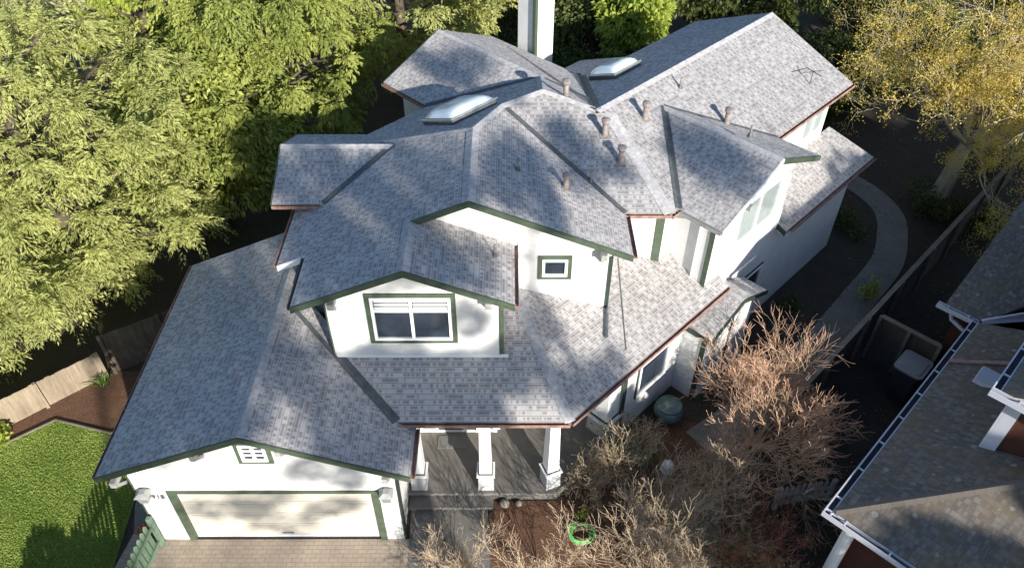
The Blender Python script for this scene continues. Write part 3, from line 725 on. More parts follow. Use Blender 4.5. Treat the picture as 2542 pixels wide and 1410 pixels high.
# ------------------------------------------------------------------ ground surfaces
def sheet(name, pts, z, mat, label, cat, kind='structure', th=0):
    mb = MB()
    if th: mb.solid([(x, y, 0.001) for x, y in pts], [(x, y, z) for x, y in pts])
    else: mb.face([(x, y, z) for x, y in pts])
    return tag(mb.build(name, mat), label, cat, kind=kind)
sheet('ground', [(-300, -300), (300, -300), (300, 300), (-300, 300)], 0, 'ground', 'dark bare soil and leaf litter between the houses', 'ground')
sheet('lawn', [(-9.35, 9.0), (-9.5, 10.9), (-10.2, 13.1), (-10.9, 13.0), (-12.58, 13.45), (-13.8, 12.5), (-20, 7), (-20, -12), (-9.2, -12)], .02, 'lawn', 'bright green mown lawn beside the garage', 'lawn')
sheet('mulch_bed', [(-12.58, 13.45), (-10.9, 13.0), (-10.0, 13.1), (-10.0, 15.2), (-11.6, 15.3), (-13.4, 13.6), (-16, 11.2), (-16, 10.5), (-13.8, 12.5)], .012, 'mulch', 'reddish bark mulch bed below the wooden fence', 'bed')
sheet('driveway', [(-9.2, -12), (-9.35, 9.0), (-9.2, 10.0), (-8.45, 9.84), (-2.4, 9.84), (-2.3, 9.0), (-1.0, -12)], .016, 'paver', 'tan paver driveway in front of the garage door', 'driveway')
sheet('side_path', [(-9.2, 10.01), (-9.45, 10.8), (-9.6, 15.5), (-8.43, 15.5), (-8.43, 9.87)], .012, 'path', 'narrow concrete strip along the garage side wall', 'path')
sheet('walkway', [(-2.38, 9.0), (-2.45, 10.62), (-.52, 10.62), (-.4, 8.6), (-2.2, 8.2)], .024, 'conc', 'grey concrete walk leading to the porch step', 'path')
sheet('garden_bed', [(-.4, 8.0), (-.5, 10.9), (1.2, 10.9), (3.1, 12.7), (4.3, 13.6), (6.5, 13.0), (6.2, 6.0), (3, 4)], .008, 'mulch', 'brown mulch bed in front of the porch', 'bed')
sheet('garden_path', [(2.1, 6), (3.2, 10.55), (4.5, 11.4), (5.6, 11.2), (5.0, 9.5), (4.4, 6)], .014, 'paver', 'worn tan path through the bare shrubs', 'path')
# curved side path
cl = [(5.2, 12.6), (7.3, 14.2), (9.6, 16.35), (11.2, 18.1), (12.9, 20.0), (13.65, 21.4), (14.1, 22.9), (13.8, 24.3), (12.9, 25.6), (11.8, 26.6)]
L_, R_ = [], []
for i, p in enumerate(cl):
    a = Vector(cl[max(i - 1, 0)]); b = Vector(cl[min(i + 1, len(cl) - 1)]); t = (b - a).normalized(); n_ = Vector((-t.y, t.x)); hw_ = .52
    L_.append(Vector(p) + n_ * hw_); R_.append(Vector(p) - n_ * hw_)
def smooth(pts):
    out = []
    for i in range(len(pts) - 1):
        p0, p1, p2, p3 = pts[max(i - 1, 0)], pts[i], pts[i + 1], pts[min(i + 2, len(pts) - 1)]
        for k in range(6):
            t = k / 6; out.append(.5 * ((2 * p1) + (p2 - p0) * t + (2 * p0 - 5 * p1 + 4 * p2 - p3) * t * t + (3 * p1 - p0 - 3 * p2 + p3) * t ** 3))
    return out + [pts[-1]]
L_, R_ = smooth(L_), smooth(R_); mb = MB()
for i in range(len(L_) - 1): mb.solid([(*R_[i], .0), (*R_[i + 1], .0), (*L_[i + 1], .0), (*L_[i], .0)], [(*R_[i], .05), (*R_[i + 1], .05), (*L_[i + 1], .05), (*L_[i], .05)])
tag(mb.build('path', 'path'), 'grey concrete path curving round the side of the house', 'path', kind='structure')
mb = MB()
for a, b in (((-13.8, 12.5), (-12.58, 13.45)), ((-12.58, 13.45), (-10.9, 13.0)), ((-10.9, 13.0), (-10.0, 13.1)), ((-16, 10.6), (-13.8, 12.5))): mb.beam((*a, .04), (*b, .04), .04, .09)
tag(mb.build('lawn_edging', 'dfence'), 'thin wooden edging between lawn and bark mulch', 'edging')

# ------------------------------------------------------------------ numpy leaf crowns
def leaf_mesh(name, pos, dirs, length, width, tint, mat, parent=None, droop=0.0, rng=None, sides=None):
    n = len(pos); d = dirs / np.linalg.norm(dirs, axis=1, keepdims=True)
    rv = rng.normal(size=(n, 3)); sd = np.cross(d, rv); sd /= np.linalg.norm(sd, axis=1, keepdims=True) + 1e-9
    L = (length * rng.uniform(.6, 1.3, n))[:, None]; Wd = (width * rng.uniform(.7, 1.3, n))[:, None]
    up = np.cross(sd, d)
    base = pos; tip = pos + d * L; tip[:, 2] -= (droop * L[:, 0]); mid = pos + d * L * .45
    v = np.stack([base, mid + sd * Wd + up * Wd * .3, tip, mid - sd * Wd + up * Wd * .3], 1).reshape(-1, 3).astype(np.float32)
    me = bpy.data.meshes.new(name); me.vertices.add(n * 4); me.vertices.foreach_set('co', v.ravel())
    me.loops.add(n * 4); me.loops.foreach_set('vertex_index', np.arange(n * 4, dtype=np.int32))
    me.polygons.add(n); me.polygons.foreach_set('loop_start', np.arange(0, n * 4, 4, dtype=np.int32)); me.polygons.foreach_set('loop_total', np.full(n, 4, np.int32))
    me.update(calc_edges=True)
    a = me.attributes.new('tint', 'FLOAT', 'FACE'); a.data.foreach_set('value', np.clip(tint, 0, 1).astype(np.float32))
    me.materials.append(MT[mat] if isinstance(mat, str) else mat); o = bpy.data.objects.new(name, me); COL.objects.link(o)
    if parent: o.parent = parent
    return o

def clump_points(rng, centers, radii, per, flat=.75):
    """points near the surface of each clump; returns positions, outward dirs, clump index"""
    n = len(centers); idx = np.repeat(np.arange(n), per); u = rng.normal(size=(n * per, 3)); u /= np.linalg.norm(u, axis=1, keepdims=True)
    r = rng.uniform(.25, 1.0, n * per) ** .5
    off = u * r[:, None] * radii[idx][:, None]; off[:, 2] *= flat
    return centers[idx] + off, u, idx

def spray_points(rng, centers, radii, axis, n_sp, n_lf, droop):
    n = len(centers) * n_sp; ci = np.repeat(np.arange(len(centers)), n_sp)
    ax = axis[ci].copy(); ax[:, 2] = 0; ax /= np.linalg.norm(ax, axis=1, keepdims=True) + .5
    d = rng.normal(size=(n, 3)); d /= np.linalg.norm(d, axis=1, keepdims=True); d = d + ax * .75; d[:, 2] = d[:, 2] * .8 + .12
    d /= np.linalg.norm(d, axis=1, keepdims=True)
    k = np.repeat(np.arange(n), n_lf); t = rng.uniform(.15, 1, n * n_lf); L = radii[ci][k] * rng.uniform(.8, 1.25, n)[k]
    pos = centers[ci][k] + d[k] * (t * L)[:, None]; pos[:, 2] -= droop * .55 * L * t ** 2
    sd = np.cross(d, np.array([0, 0, 1.0])); sd /= np.linalg.norm(sd, axis=1, keepdims=True) + 1e-6
    sg = rng.choice([-1.0, 1.0], n * n_lf)[:, None]
    pos += sd[k] * sg * (rng.uniform(0, .22, n * n_lf) * L * (1.1 - t))[:, None]
    dirs = d[k] + sd[k] * sg * .75 + rng.normal(size=pos.shape) * .28; dirs[:, 2] -= droop * (.35 + .7 * t)
    return pos, dirs, ci[k], k

def tree(name, x, y, h, rx, crown_z, mat, label, cat='tree', seed=1, clumps=70, per=500, size=.16, wid=.045, cr=(.55, 1.1), shape='round', group='trees round the house', bark='bark', droop=.35, trunk_r=.22, core=.35, lean=(0, 0), flat=.75, feather=0):
    rng = np.random.default_rng(seed); rd_ = random.Random(seed)
    t = empty(name, (x, y, 0), label, cat, group)
    cz0 = crown_z; cz1 = h
    cs = []; 
    while len(cs) < clumps:
        if shape == 'cone':
            k = rd_.random() ** 1.5; z = cz0 + (cz1 - cz0) * k; rr_ = rx * (1 - k) ** .75 + .15; a = rd_.uniform(0, 2 * math.pi); q = rr_ * (rd_.uniform(core, 1) ** .5) * (.8 + .25 * math.sin(3 * a + seed + z))
            cs.append((q * math.cos(a), q * math.sin(a), z - .15 * q))
        else:
            u = Vector((rd_.gauss(0, 1), rd_.gauss(0, 1), rd_.gauss(0, 1))).normalized(); q = rd_.uniform(core, 1) ** .5
            lump = 1 + .18 * math.sin(2.3 * u.x * 3 + seed) * math.cos(3 * u.y + seed * 2) + .12 * math.sin(7 * u.z + seed)
            cs.append((u.x * rx * q * lump, u.y * rx * q * lump, (cz0 + cz1) / 2 + u.z * (cz1 - cz0) / 2 * q))
    C_ = np.array(cs); C_[:, 0] += lean[0] * C_[:, 2]; C_[:, 1] += lean[1] * C_[:, 2]
    Rr = rng.uniform(cr[0], cr[1], clumps)
    if shape == 'cone': Rr *= np.clip(1.25 - (C_[:, 2] - cz0) / (cz1 - cz0), .45, 1.2)
    P_, U_, ix_ = clump_points(rng, C_, Rr, per, flat)
    axis = C_[ix_].copy(); axis[:, 2] = 0
    dirs = U_ * .8 + axis / (np.linalg.norm(axis, axis=1, keepdims=True) + .3) * .6 + rng.normal(size=P_.shape) * .6; dirs[:, 2] -= droop
    ti = rng.uniform(0, 1, clumps)[ix_] * .55 + rng.uniform(0, .45, len(ix_))
    if feather:
        nl = 46; P_, dirs, ix_, sp_ = spray_points(rng, C_, Rr * 1.15, C_, feather, nl, droop)
        ti = rng.uniform(0, 1, clumps)[ix_] * .4 + rng.uniform(0, .35, clumps * feather)[sp_] + rng.uniform(0, .25, len(ix_))
    leaf_mesh('crown', P_, dirs, size, wid, ti, mat, t, .15, rng)
    mb = MB(); top = Vector((lean[0] * h, lean[1] * h, h * .92)); pts = [Vector((0, 0, -.1)), Vector((rd_.uniform(-.15, .15), rd_.uniform(-.15, .15), h * .3)).lerp(top * .3, .5) + Vector((0, 0, h * .02)), top * .6 + Vector((rd_.uniform(-.2, .2), rd_.uniform(-.2, .2), 0)), top]
    mb.tube(pts, [trunk_r * 1.3, trunk_r, trunk_r * .6, .03], 9); tr = mb.build('trunk', bark, t, smooth=True)
    mb = MB()
    for i in range(min(clumps, 46)):
        c = Vector(C_[i]); zb_ = max(.4, min(h * .8, c.z - .35 * math.hypot(c.x, c.y) - .2)); k = zb_ / top.z; b0 = Vector((top.x * k, top.y * k, zb_))
        m_ = b0.lerp(c, .55) + Vector((rd_.uniform(-.2, .2), rd_.uniform(-.2, .2), .15)); r_ = trunk_r * .32
        mb.tube([b0, m_, c], [r_, r_ * .6, .012], 5, False)
    mb.build('limb', bark, tr, smooth=True)
    return t

def grow(rd_, out, tips, p, d, length, rad, lev, maxlev, nb, spread, upb=.12, jit=.18, shrink=.72, sides=5):
    """recursive branch: out collects (points, radii, level)"""
    pts = [p]; n = 4
    for i in range(n):
        d = (d + Vector((rd_.gauss(0, jit), rd_.gauss(0, jit), rd_.gauss(0, jit * .7) + upb * .25))).normalized()
        pts.append(pts[-1] + d * length / n)
    r1 = rad * .55; out.append((pts, [rad + (r1 - rad) * i / n for i in range(n + 1)], lev))
    if lev >= maxlev: tips.append((pts[-1], d)); return
    for k in range(nb[min(lev, len(nb) - 1)]):
        i = rd_.randint(2, n) if k else n
        ax = d.orthogonal().normalized(); ax.rotate(Matrix.Rotation(rd_.uniform(0, 2 * math.pi), 3, d))
        nd = d.copy(); nd.rotate(Matrix.Rotation(rd_.uniform(.5, 1) * spread, 3, ax)); nd.z += upb; nd.normalize()
        grow(rd_, out, tips, pts[i], nd, length * shrink * rd_.uniform(.75, 1.15), r1 * rd_.uniform(.6, .85), lev + 1, maxlev, nb, spread, upb, jit, shrink, sides)

def bare_shrub(name, x, y, label, cat, seed, stems=7, h=1.0, spread=.65, tilt=.6, maxlev=4, nb=(3, 3, 3, 3), r=.03, mat='maple', tipmat=None, group=None, shrink=.74, upb=.12, leaves=None, nleaf=4, lsize=.06, trunk=None, jit=.18):
    rd_ = random.Random(seed); rng = np.random.default_rng(seed)
    t = empty(name, (x, y, 0), label, cat, group); out, tips = [], []
    base = Vector((0, 0, -.03)); mb0 = MB()
    if trunk:
        mb0.tube([base, Vector((trunk[1] * .5, trunk[2] * .5, trunk[0] * .55)), Vector((trunk[1], trunk[2], trunk[0]))], [trunk[3] * 1.25, trunk[3], trunk[3] * .8], 9); base = Vector((trunk[1], trunk[2], trunk[0]))
    for i in range(stems):
        a = 2 * math.pi * i / stems + rd_.uniform(-.3, .3); k = rd_.uniform(.25, 1) * tilt
        d = Vector((math.cos(a) * k, math.sin(a) * k, 1)).normalized()
        grow(rd_, out, tips, base + Vector((rd_.uniform(-.1, .1), rd_.uniform(-.1, .1), 0)) * (.3 if trunk else 1), d, h * rd_.uniform(.6, 1.25), r * rd_.uniform(.7, 1.1), 0, maxlev, nb, spread, upb, jit, shrink)
    mb1 = MB()
    for pts, rads, lev in out:
        fine = tipmat and lev >= maxlev
        (mb1 if fine else mb0).tube(pts, [max(q, .0042) for q in rads], 5 if lev < 2 else 3, False)
    st = mb0.build('branches' if not trunk else 'trunk', mat, t)
    if tipmat: mb1.build('twigs', tipmat, t)
    if leaves:
        if name == 'bare_shrub': tips = tips[::5]
        P_ = np.array([tuple(p) for p, d in tips]); D_2 = np.array([tuple(d) for p, d in tips]); k = np.repeat(np.arange(len(P_)), nleaf)
        pos = P_[k] + rng.normal(size=(len(k), 3)) * lsize * 1.3; dr_ = D_2[k] + rng.normal(size=(len(k), 3)) * .7
        ti = rng.uniform(0, .6, len(P_))[k] + rng.uniform(0, .4, len(k))
        leaf_mesh('crown', pos, dr_, lsize, lsize * .28, ti, leaves, t, .1, rng)
    return t

TG = 'evergreen trees beyond the house'
# left bank of trees
tree('broad_evergreen', -13.9, 19.2, 8.8, 5.0, .2, 'lf_conifer', 'largest feathery yellow-green evergreen, leaning over the wooden fence', seed=3, clumps=280, per=640, size=.13, wid=.017, feather=15, cr=(.4, .95), group=TG, droop=.5, trunk_r=.34)
tree('broad_evergreen', -21.5, 19.5, 9.4, 4.8, .4, 'lf_conifer', 'feathery evergreen at the left edge of the photo, below the pale tree', seed=4, clumps=200, per=600, size=.13, wid=.018, feather=14, cr=(.4, .95), group=TG, droop=.5)
tree('broad_evergreen', -16.6, 15.4, 2.6, 2.4, .3, 'lf_conifer', 'low feathery evergreen spilling over the left end of the tan fence', seed=23, clumps=80, per=560, size=.12, wid=.016, feather=13, cr=(.35, .75), group=TG, droop=.5, trunk_r=.1)
tree('pale_feathery_tree', -22.5, 28.5, 12, 6.2, 1, 'lf_pale', 'pale grey-green feathery tree in the upper left corner', seed=5, clumps=230, per=640, size=.17, wid=.021, feather=14, cr=(.45, 1.05), group=TG, droop=.3)
tree('bright_leaved_tree', -14.6, 30.0, 10.2, 2.8, 3, 'lf_bright', 'small bright lime-yellow tree between the pale tree and dark evergreens', seed=6, clumps=70, per=420, size=.17, wid=.055, cr=(.35, .75), group=TG)
tree('mid_green_tree', -8.5, 25.8, 9.6, 4.0, .6, 'lf_mid', 'mid green drooping tree left of the back left roof', seed=8, clumps=220, per=560, size=.14, wid=.027, feather=12, cr=(.35, .9), group=TG, droop=.6)
tree('mid_green_tree', -4.6, 32.5, 11.5, 5.0, .6, 'lf_conifer', 'light yellow-green tree directly behind the back left roof', seed=9, clumps=240, per=560, size=.15, wid=.024, feather=13, cr=(.4, .95), group=TG, droop=.6)
tree('mid_green_tree', -12.5, 39, 12, 5.4, 1, 'lf_mid', 'mid green tree at the top edge, above the lime-yellow tree', seed=10, clumps=100, per=500, size=.28, wid=.055, cr=(.7, 1.3), group=TG)
tree('dark_tree', -10.3, 22.6, 6.6, 2.6, .3, 'lf_mid', 'dark low shaded tree between the left evergreens and the upper roofs', seed=11, clumps=60, per=460, size=.2, wid=.045, group=TG)
tree('dark_tree', 1.0, 37.5, 11, 4.4, .3, 'lf_dark', 'dark olive tree standing behind the white chimney', seed=12, clumps=90, per=500, size=.22, wid=.055, group=TG)
tree('dark_tree', 6.2, 39.5, 11.5, 4.2, .3, 'lf_mid', 'dull olive tree at the top edge, right of the white chimney', seed=13, clumps=80, per=460, size=.22, wid=.055, group=TG, bark='pbark')
tree('dark_tree', 3.6, 31.5, 4.6, 2.6, .2, 'lf_dark', 'low dark bushy tree between the chimney and the apple-green tree', seed=18, clumps=50, per=420, size=.2, wid=.05, group=TG)
tree('leafy_shrub_tree', 5.2, 30.6, 6.6, 1.5, 2.4, 'lf_bright', 'small sunlit apple-green tree behind the smaller skylight', seed=14, clumps=26, per=320, size=.20, wid=.06, cr=(.4, .75), group=TG)
tree('dark_tree', 11.2, 37.5, 10.5, 4.6, .3, 'lf_dark', 'dark green tree rising behind the long right roof ridge', seed=15, clumps=100, per=460, size=.22, wid=.055, group=TG)
tree('dark_tree', 13.6, 30.6, 3.2, 2.2, .2, 'lf_dark', 'low dark bush added over shaded ground at the far corner of the long right roof', seed=19, clumps=50, per=420, size=.16, wid=.045, cr=(.4, .8), group=TG)  # dark foliage stands in for the black shade on the ground here
tree('dark_tree', 18.2, 33.2, 4.0, 3.0, .2, 'lf_dark', 'low dark thicket added over shaded ground between the right roof and the golden tree', seed=20, clumps=70, per=420, size=.16, wid=.045, cr=(.4, .9), group=TG)  # added so the sunlit ground behind reads as deep shade
tree('dark_tree', 19.0, 40.5, 9.5, 4.6, .2, 'lf_dark', 'very dark tree in shade left of the golden tree', seed=16, clumps=80, per=420, size=.22, wid=.055, group=TG)
tree('dark_tree', 26.5, 35, 6.2, 4.0, .2, 'lf_dark', 'dark bushy tree at the right edge behind the golden tree', seed=17, clumps=90, per=440, size=.2, wid=.05, group=TG)
# golden tree on the right
bare_shrub('golden_tree', 16.5, 24.2, 'golden-leaved open tree with pale bare branches at the top right', 'tree', 21, stems=13, h=2.5, spread=.8, tilt=1.9, maxlev=5, nb=(3, 3, 3, 3, 3), r=.11, mat='pbark', leaves='lf_gold', nleaf=15, lsize=.08, trunk=(2.1, .3, .2, .28), shrink=.76, upb=.05, group='garden trees')

# ------------------------------------------------------------------ bare shrubs in front
bare_shrub('bare_maple', 6.75, 12.55, 'large tan bare maple with reddish twig tips between path and white house', 'shrub', 31, stems=20, h=1.38, spread=.66, tilt=1.9, maxlev=4, nb=(4, 4, 4, 4), r=.036, mat='maple', tipmat='mtip', shrink=.72, upb=.10)
SG = 'bare shrubs in the front garden'
bare_shrub('bare_shrub', 3.15, 11.75, 'tan bare shrub with sparse green leaves beside the corner porch post', 'shrub', 32, stems=10, h=.66, spread=.7, tilt=.9, maxlev=4, nb=(4, 4, 3, 3), r=.02, mat='greyt', group=SG, leaves='lf_shrub', nleaf=2, lsize=.07)
bare_shrub('bare_shrub', -1.35, 8.7, 'pale bare shrub at the bottom edge beside the concrete walk', 'shrub', 33, stems=11, h=.66, spread=.7, tilt=.9, maxlev=4, nb=(4, 4, 3, 3), r=.018, mat='greyt', group=SG)
bare_shrub('bare_shrub', .7, 8.6, 'grey bare shrub left of the green hose at the bottom edge', 'shrub', 34, stems=5, h=.7, spread=.7, tilt=.9, maxlev=4, nb=(4, 4, 3, 3), r=.018, mat='greyt', group=SG)
bare_shrub('bare_shrub', 3.1, 8.9, 'tall grey bare shrub right of the green hose', 'shrub', 35, stems=12, h=.85, spread=.7, tilt=.85, maxlev=4, nb=(4, 4, 3, 3), r=.022, mat='greyt', group=SG)
bare_shrub('bare_shrub', 4.6, 9.6, 'dense brown bare shrub at the bottom, with some leaves', 'shrub', 36, stems=13, h=.8, spread=.75, tilt=.95, maxlev=4, nb=(4, 4, 3, 3), r=.022, mat='greyt', group=SG, leaves='lf_shrub', nleaf=2, lsize=.07)
bare_shrub('bare_shrub', 5.3, 10.9, 'tangled brown bare shrub in front of the tan maple', 'shrub', 37, stems=12, h=.75, spread=.8, tilt=1.0, maxlev=4, nb=(4, 4, 3, 3), r=.02, mat='greyt', group=SG)
bare_shrub('bare_shrub', 6.2, 9.5, 'dark red-twigged bare shrub next to the neighbouring gutter corner', 'shrub', 38, stems=11, h=.5, spread=.75, tilt=1.0, maxlev=4, nb=(4, 4, 3, 3), r=.02, mat='redt', group=SG)
bare_shrub('bare_shrub', 5.6, 8.6, 'brown and green bare shrub at the bottom edge under the white downspout', 'shrub', 39, stems=12, h=.7, spread=.75, tilt=.95, maxlev=4, nb=(4, 4, 3, 3), r=.02, mat='redt', group=SG, leaves='lf_shrub', nleaf=3, lsize=.08)

bare_shrub('bare_shrub', 3.6, 10.2, 'grey-brown bare shrub spreading over the worn tan path', 'shrub', 41, stems=9, h=.72, spread=.75, tilt=1.1, maxlev=4, nb=(4, 4, 3, 3), r=.02, mat='greyt', group=SG)
bare_shrub('bare_shrub', 3.9, 8.6, 'pale bare shrub at the bottom edge between two darker shrubs', 'shrub', 43, stems=9, h=.7, spread=.75, tilt=1.0, maxlev=4, nb=(4, 4, 3, 3), r=.02, mat='greyt', group=SG)
bare_shrub('bare_shrub', 2.2, 11.0, 'low tan bare shrub beside the diagonal porch edge', 'shrub', 44, stems=9, h=.45, spread=.8, tilt=1.1, maxlev=4, nb=(4, 4, 3, 3), r=.016, mat='greyt', group=SG)
def tuft(name, x, y, n, h, label, cat, seed, mat='lf_shrub', spread=.5, wid=.02, z=0):
    rng = np.random.default_rng(seed); pos = np.zeros((n, 3)); pos[:, :2] = rng.normal(size=(n, 2)) * h * .12
    d = rng.normal(size=(n, 3)) * spread; d[:, 2] = np.abs(d[:, 2]) + .8
    o = leaf_mesh(name, pos, d, h, wid, rng.uniform(0, 1, n), mat, None, .25, rng); o.location = (x, y, z); return tag(o, label, cat)
def bushlet(name, x, y, rad, h, label, seed, mat='lf_shrub', n=700, size=.09, group=None):
    rng = np.random.default_rng(seed); c = np.array([[rng.normal() * rad * .45, rng.normal() * rad * .45, h * rng.uniform(.4, .8)] for _ in range(6)])
    P_, U_, i_ = clump_points(rng, c, rng.uniform(rad * .4, rad * .65, 6), n // 6); P_[:, 2] = np.clip(P_[:, 2], .03, None)
    t = empty(name, (x, y, 0), label, 'plant', group)
    leaf_mesh('foliage', P_, U_ + rng.normal(size=P_.shape) * .4, size, size * .3, rng.uniform(0, 1, len(P_)), mat, t, .1, rng)
    mb = MB()
    for q in c: mb.tube([(0, 0, 0), tuple(q * .6), tuple(q)], [.014, .01, .004], 4, False)
    mb.build('stem', 'bark', t); return t
bushlet('leafy_plant', -9.0, 6.95, .75, 1.5, 'dense green shrub added out of view beside the picket fence to shade the lawn', 61, 'lf_mid', 7000, .14)  # out of view; added for the dark block it throws on the lawn
tuft('grass_tuft', -11.75, 14.75, 60, .5, 'strappy green tuft at the end of the wooden fence', 'plant', 51, spread=.45)
bushlet('leafy_plant', -13.9, 12.9, .45, .45, 'yellow-green leafy plant at the left edge by the mulch bed', 52, 'lf_bright', 800, .11)
bushlet('leafy_plant', 11.6, 18.3, .45, .9, 'small green plant with pale leaves beyond the dividing fence', 53, 'lf_bright', 260, .12)
bushlet('leafy_plant', 15.6, 22.9, .8, .8, 'dark low shrub at the foot of the golden tree', 54, 'lf_dark', 1500, .12)
bushlet('leafy_plant', 16.8, 22.2, .7, .9, 'dark low shrub against the dividing fence near the golden tree', 55, 'lf_dark', 1500, .12)
bushlet('leafy_plant', 12.1, 22.1, .6, .5, 'dark ground plant inside the bend of the curved path', 56, 'lf_dark', 800, .12)
bushlet('leafy_plant', 9.0, 17.9, .35, .4, 'small dark plant between white wall and curved path', 57, 'lf_dark', 400, .1)
bushlet('leafy_plant', 5.0, 8.9, .35, .55, 'leafy green plant among the bare shrubs at the bottom', 58, 'lf_shrub', 420, .1)
bushlet('leafy_plant', 3.35, 12.3, .5, .75, 'dark green leafy plant behind the shrub at the corner post', 59, 'lf_dark', 900, .09)
bushlet('leafy_plant', 1.85, 10.45, .16, .3, 'tiny yellow-green plant above the green hose', 60, 'lf_bright', 120, .07)

# lawn blades
rng = np.random.default_rng(77); n = 80000
gx = rng.uniform(-14.5, -9.25, n); gy = rng.uniform(8.2, 13.5, n)
ok = (gy < np.interp(gx, [-14.5, -13.8, -12.58, -10.9, -10.2, -9.4], [11.9, 12.5, 13.45, 13.0, 13.05, 10.8]) - .03) & (gx < np.interp(gy, [8, 10.9, 13.1], [-9.3, -9.55, -10.2]))
gx, gy = gx[ok], gy[ok]; n = len(gx); pos = np.stack([gx, gy, np.full(n, .02)], 1); d = rng.normal(size=(n, 3)) * .45; d[:, 2] = 1
tn = .5 + .3 * np.sin(gx * 2.1 + np.sin(gy * 1.7) * 2) * np.cos(gy * 2.3 + gx) + rng.normal(size=n) * .22
tag(leaf_mesh('grass', pos, d, 0.048, .012, tn, 'blade', None, .2, rng), 'short mown blades of the bright green lawn', 'grass', kind='stuff')

# fallen leaves on the dark ground
n = 5200; gx = rng.uniform(-4, 22, n); gy = rng.uniform(6, 30, n); dd = (gy - gx) * s2; pp = (gx + gy) * s2
ok = ((dd < 6.1) & (dd > -1)) | ((pp > 24) & (dd < 14)); ok &= ~((gx < 2.9) & (gy > 10.8)); ok &= ~((gx < -2.3)); gx, gy = gx[ok], gy[ok]; n = len(gx)
d = rng.normal(size=(n, 3)); d[:, 2] *= .15
tag(leaf_mesh('leaf_litter', np.stack([gx, gy, np.full(n, .06)], 1), d, .08, .028, rng.uniform(0, 1, n), leafmat('dry_leaf', (.09, .05, .03), (.34, .21, .12), .2), None, 0, rng), 'scattered dry brown leaves on the soil', 'leaves', kind='stuff')

# ------------------------------------------------------------------ fences
def fence(name, a, b, h, label, mat, bw=.14, posts=4, lean=0, rail=True, gap=.001):
    a = Vector((*a, 0)); b = Vector((*b, 0)); L = (b - a).length; d = (b - a).normalized(); n_ = Vector((d.y, -d.x, 0))
    t = empty(name, a, label, 'fence'); k = int(L / bw); mb = MB(); rd_ = random.Random(int(L * 100))
    for i in range(k):
        p = a + d * (i * bw + gap); q = a + d * ((i + 1) * bw - gap); hh = h + rd_.uniform(-.015, .015); o = rd_.uniform(0, .008)
        mb.solid([p + n_ * o, q + n_ * o, q + n_ * (o - .02), p + n_ * (o - .02)][::-1], [x_ + Vector((0, 0, hh)) for x_ in (p + n_ * o, q + n_ * o, q + n_ * (o - .02), p + n_ * (o - .02))][::-1])
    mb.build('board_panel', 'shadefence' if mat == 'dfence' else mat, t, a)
    if rail:
        mb = MB(); z = h + .03; mb.beam(a + Vector((0, 0, z)), b + Vector((0, 0, z)), .14, .045); mb.build('top_rail', mat, t, a)
    for i in range(posts):
        p = a + d * L * i / max(1, posts - 1) + n_ * .06; mb = MB(); mb.obox((p.x, p.y, 0), (d.x, d.y), (n_.x, n_.y), .045, .045, -.1, h + .06); mb.build('post', mat, t, a)
    return t
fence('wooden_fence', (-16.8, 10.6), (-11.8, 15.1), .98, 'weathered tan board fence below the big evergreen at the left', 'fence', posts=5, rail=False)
fence('wooden_fence', (-11.6, 15.25), (-8.9, 17.0), 1.5, 'shaded dark board fence continuing behind the garage', 'bark', posts=3, rail=False)  # dark bark material puts the shade into the board colour
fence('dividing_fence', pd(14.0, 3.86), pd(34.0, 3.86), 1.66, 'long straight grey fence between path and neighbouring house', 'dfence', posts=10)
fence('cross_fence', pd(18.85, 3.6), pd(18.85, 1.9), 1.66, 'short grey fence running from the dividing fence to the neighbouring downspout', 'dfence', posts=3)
# green picket gate and the same fence running on towards the street
def pickets(name, a, b, h, label, mat, bw=.12, gap=.045, parts=True):
    a = Vector((*a, 0)); b = Vector((*b, 0)); L = (b - a).length; d = (b - a).normalized(); n_ = Vector((d.y, -d.x, 0)); t = empty(name, a, label, 'fence')
    mb = MB(); k = int(L / (bw + gap))
    for i in range(k):
        p = a + d * (i * (bw + gap)); q = p + d * bw; m_ = (p + q) / 2
        for off in (0,):
            lo = [p, q, q + Vector((0, 0, h - .07)), m_ + Vector((0, 0, h)), p + Vector((0, 0, h - .07))]
            lo = [x_ + Vector((0, 0, .05 if j < 2 else 0)) for j, x_ in enumerate(lo)]
            mb.solid([x_ + n_ * .011 for x_ in lo], [x_ - n_ * .011 for x_ in lo])
    mb.build('picket_panel', mat, t, a)
    for z in (.25, h - .3):
        mb = MB(); mb.beam(a + Vector((0, 0, z)) + n_ * .035, b + Vector((0, 0, z)) + n_ * .035, .045, .08); mb.build('rail', mat, t, a)
    for p in (a, b): mb = MB(); mb.obox((p.x + n_.x * .04, p.y + n_.y * .04, 0), (d.x, d.y), (n_.x, n_.y), .05, .05, -.1, h + .04); mb.build('post', mat, t, a)
    return t
pickets('picket_gate', (-8.52, 8.3), (-8.42, 9.72), 1.15, 'green picket gate with pointed tops at the garage corner', 'gate')
pickets('picket_fence', (-8.9, 2.2), (-8.55, 8.2), 1.6, 'green picket fence running from the gate towards the street', 'gate', .11, .075)
pickets('picket_fence', (6.7, 10.72), (8.1, 10.95), .85, 'weathered grey picket fence under the tan maple', 'oldwood', .10, .05)

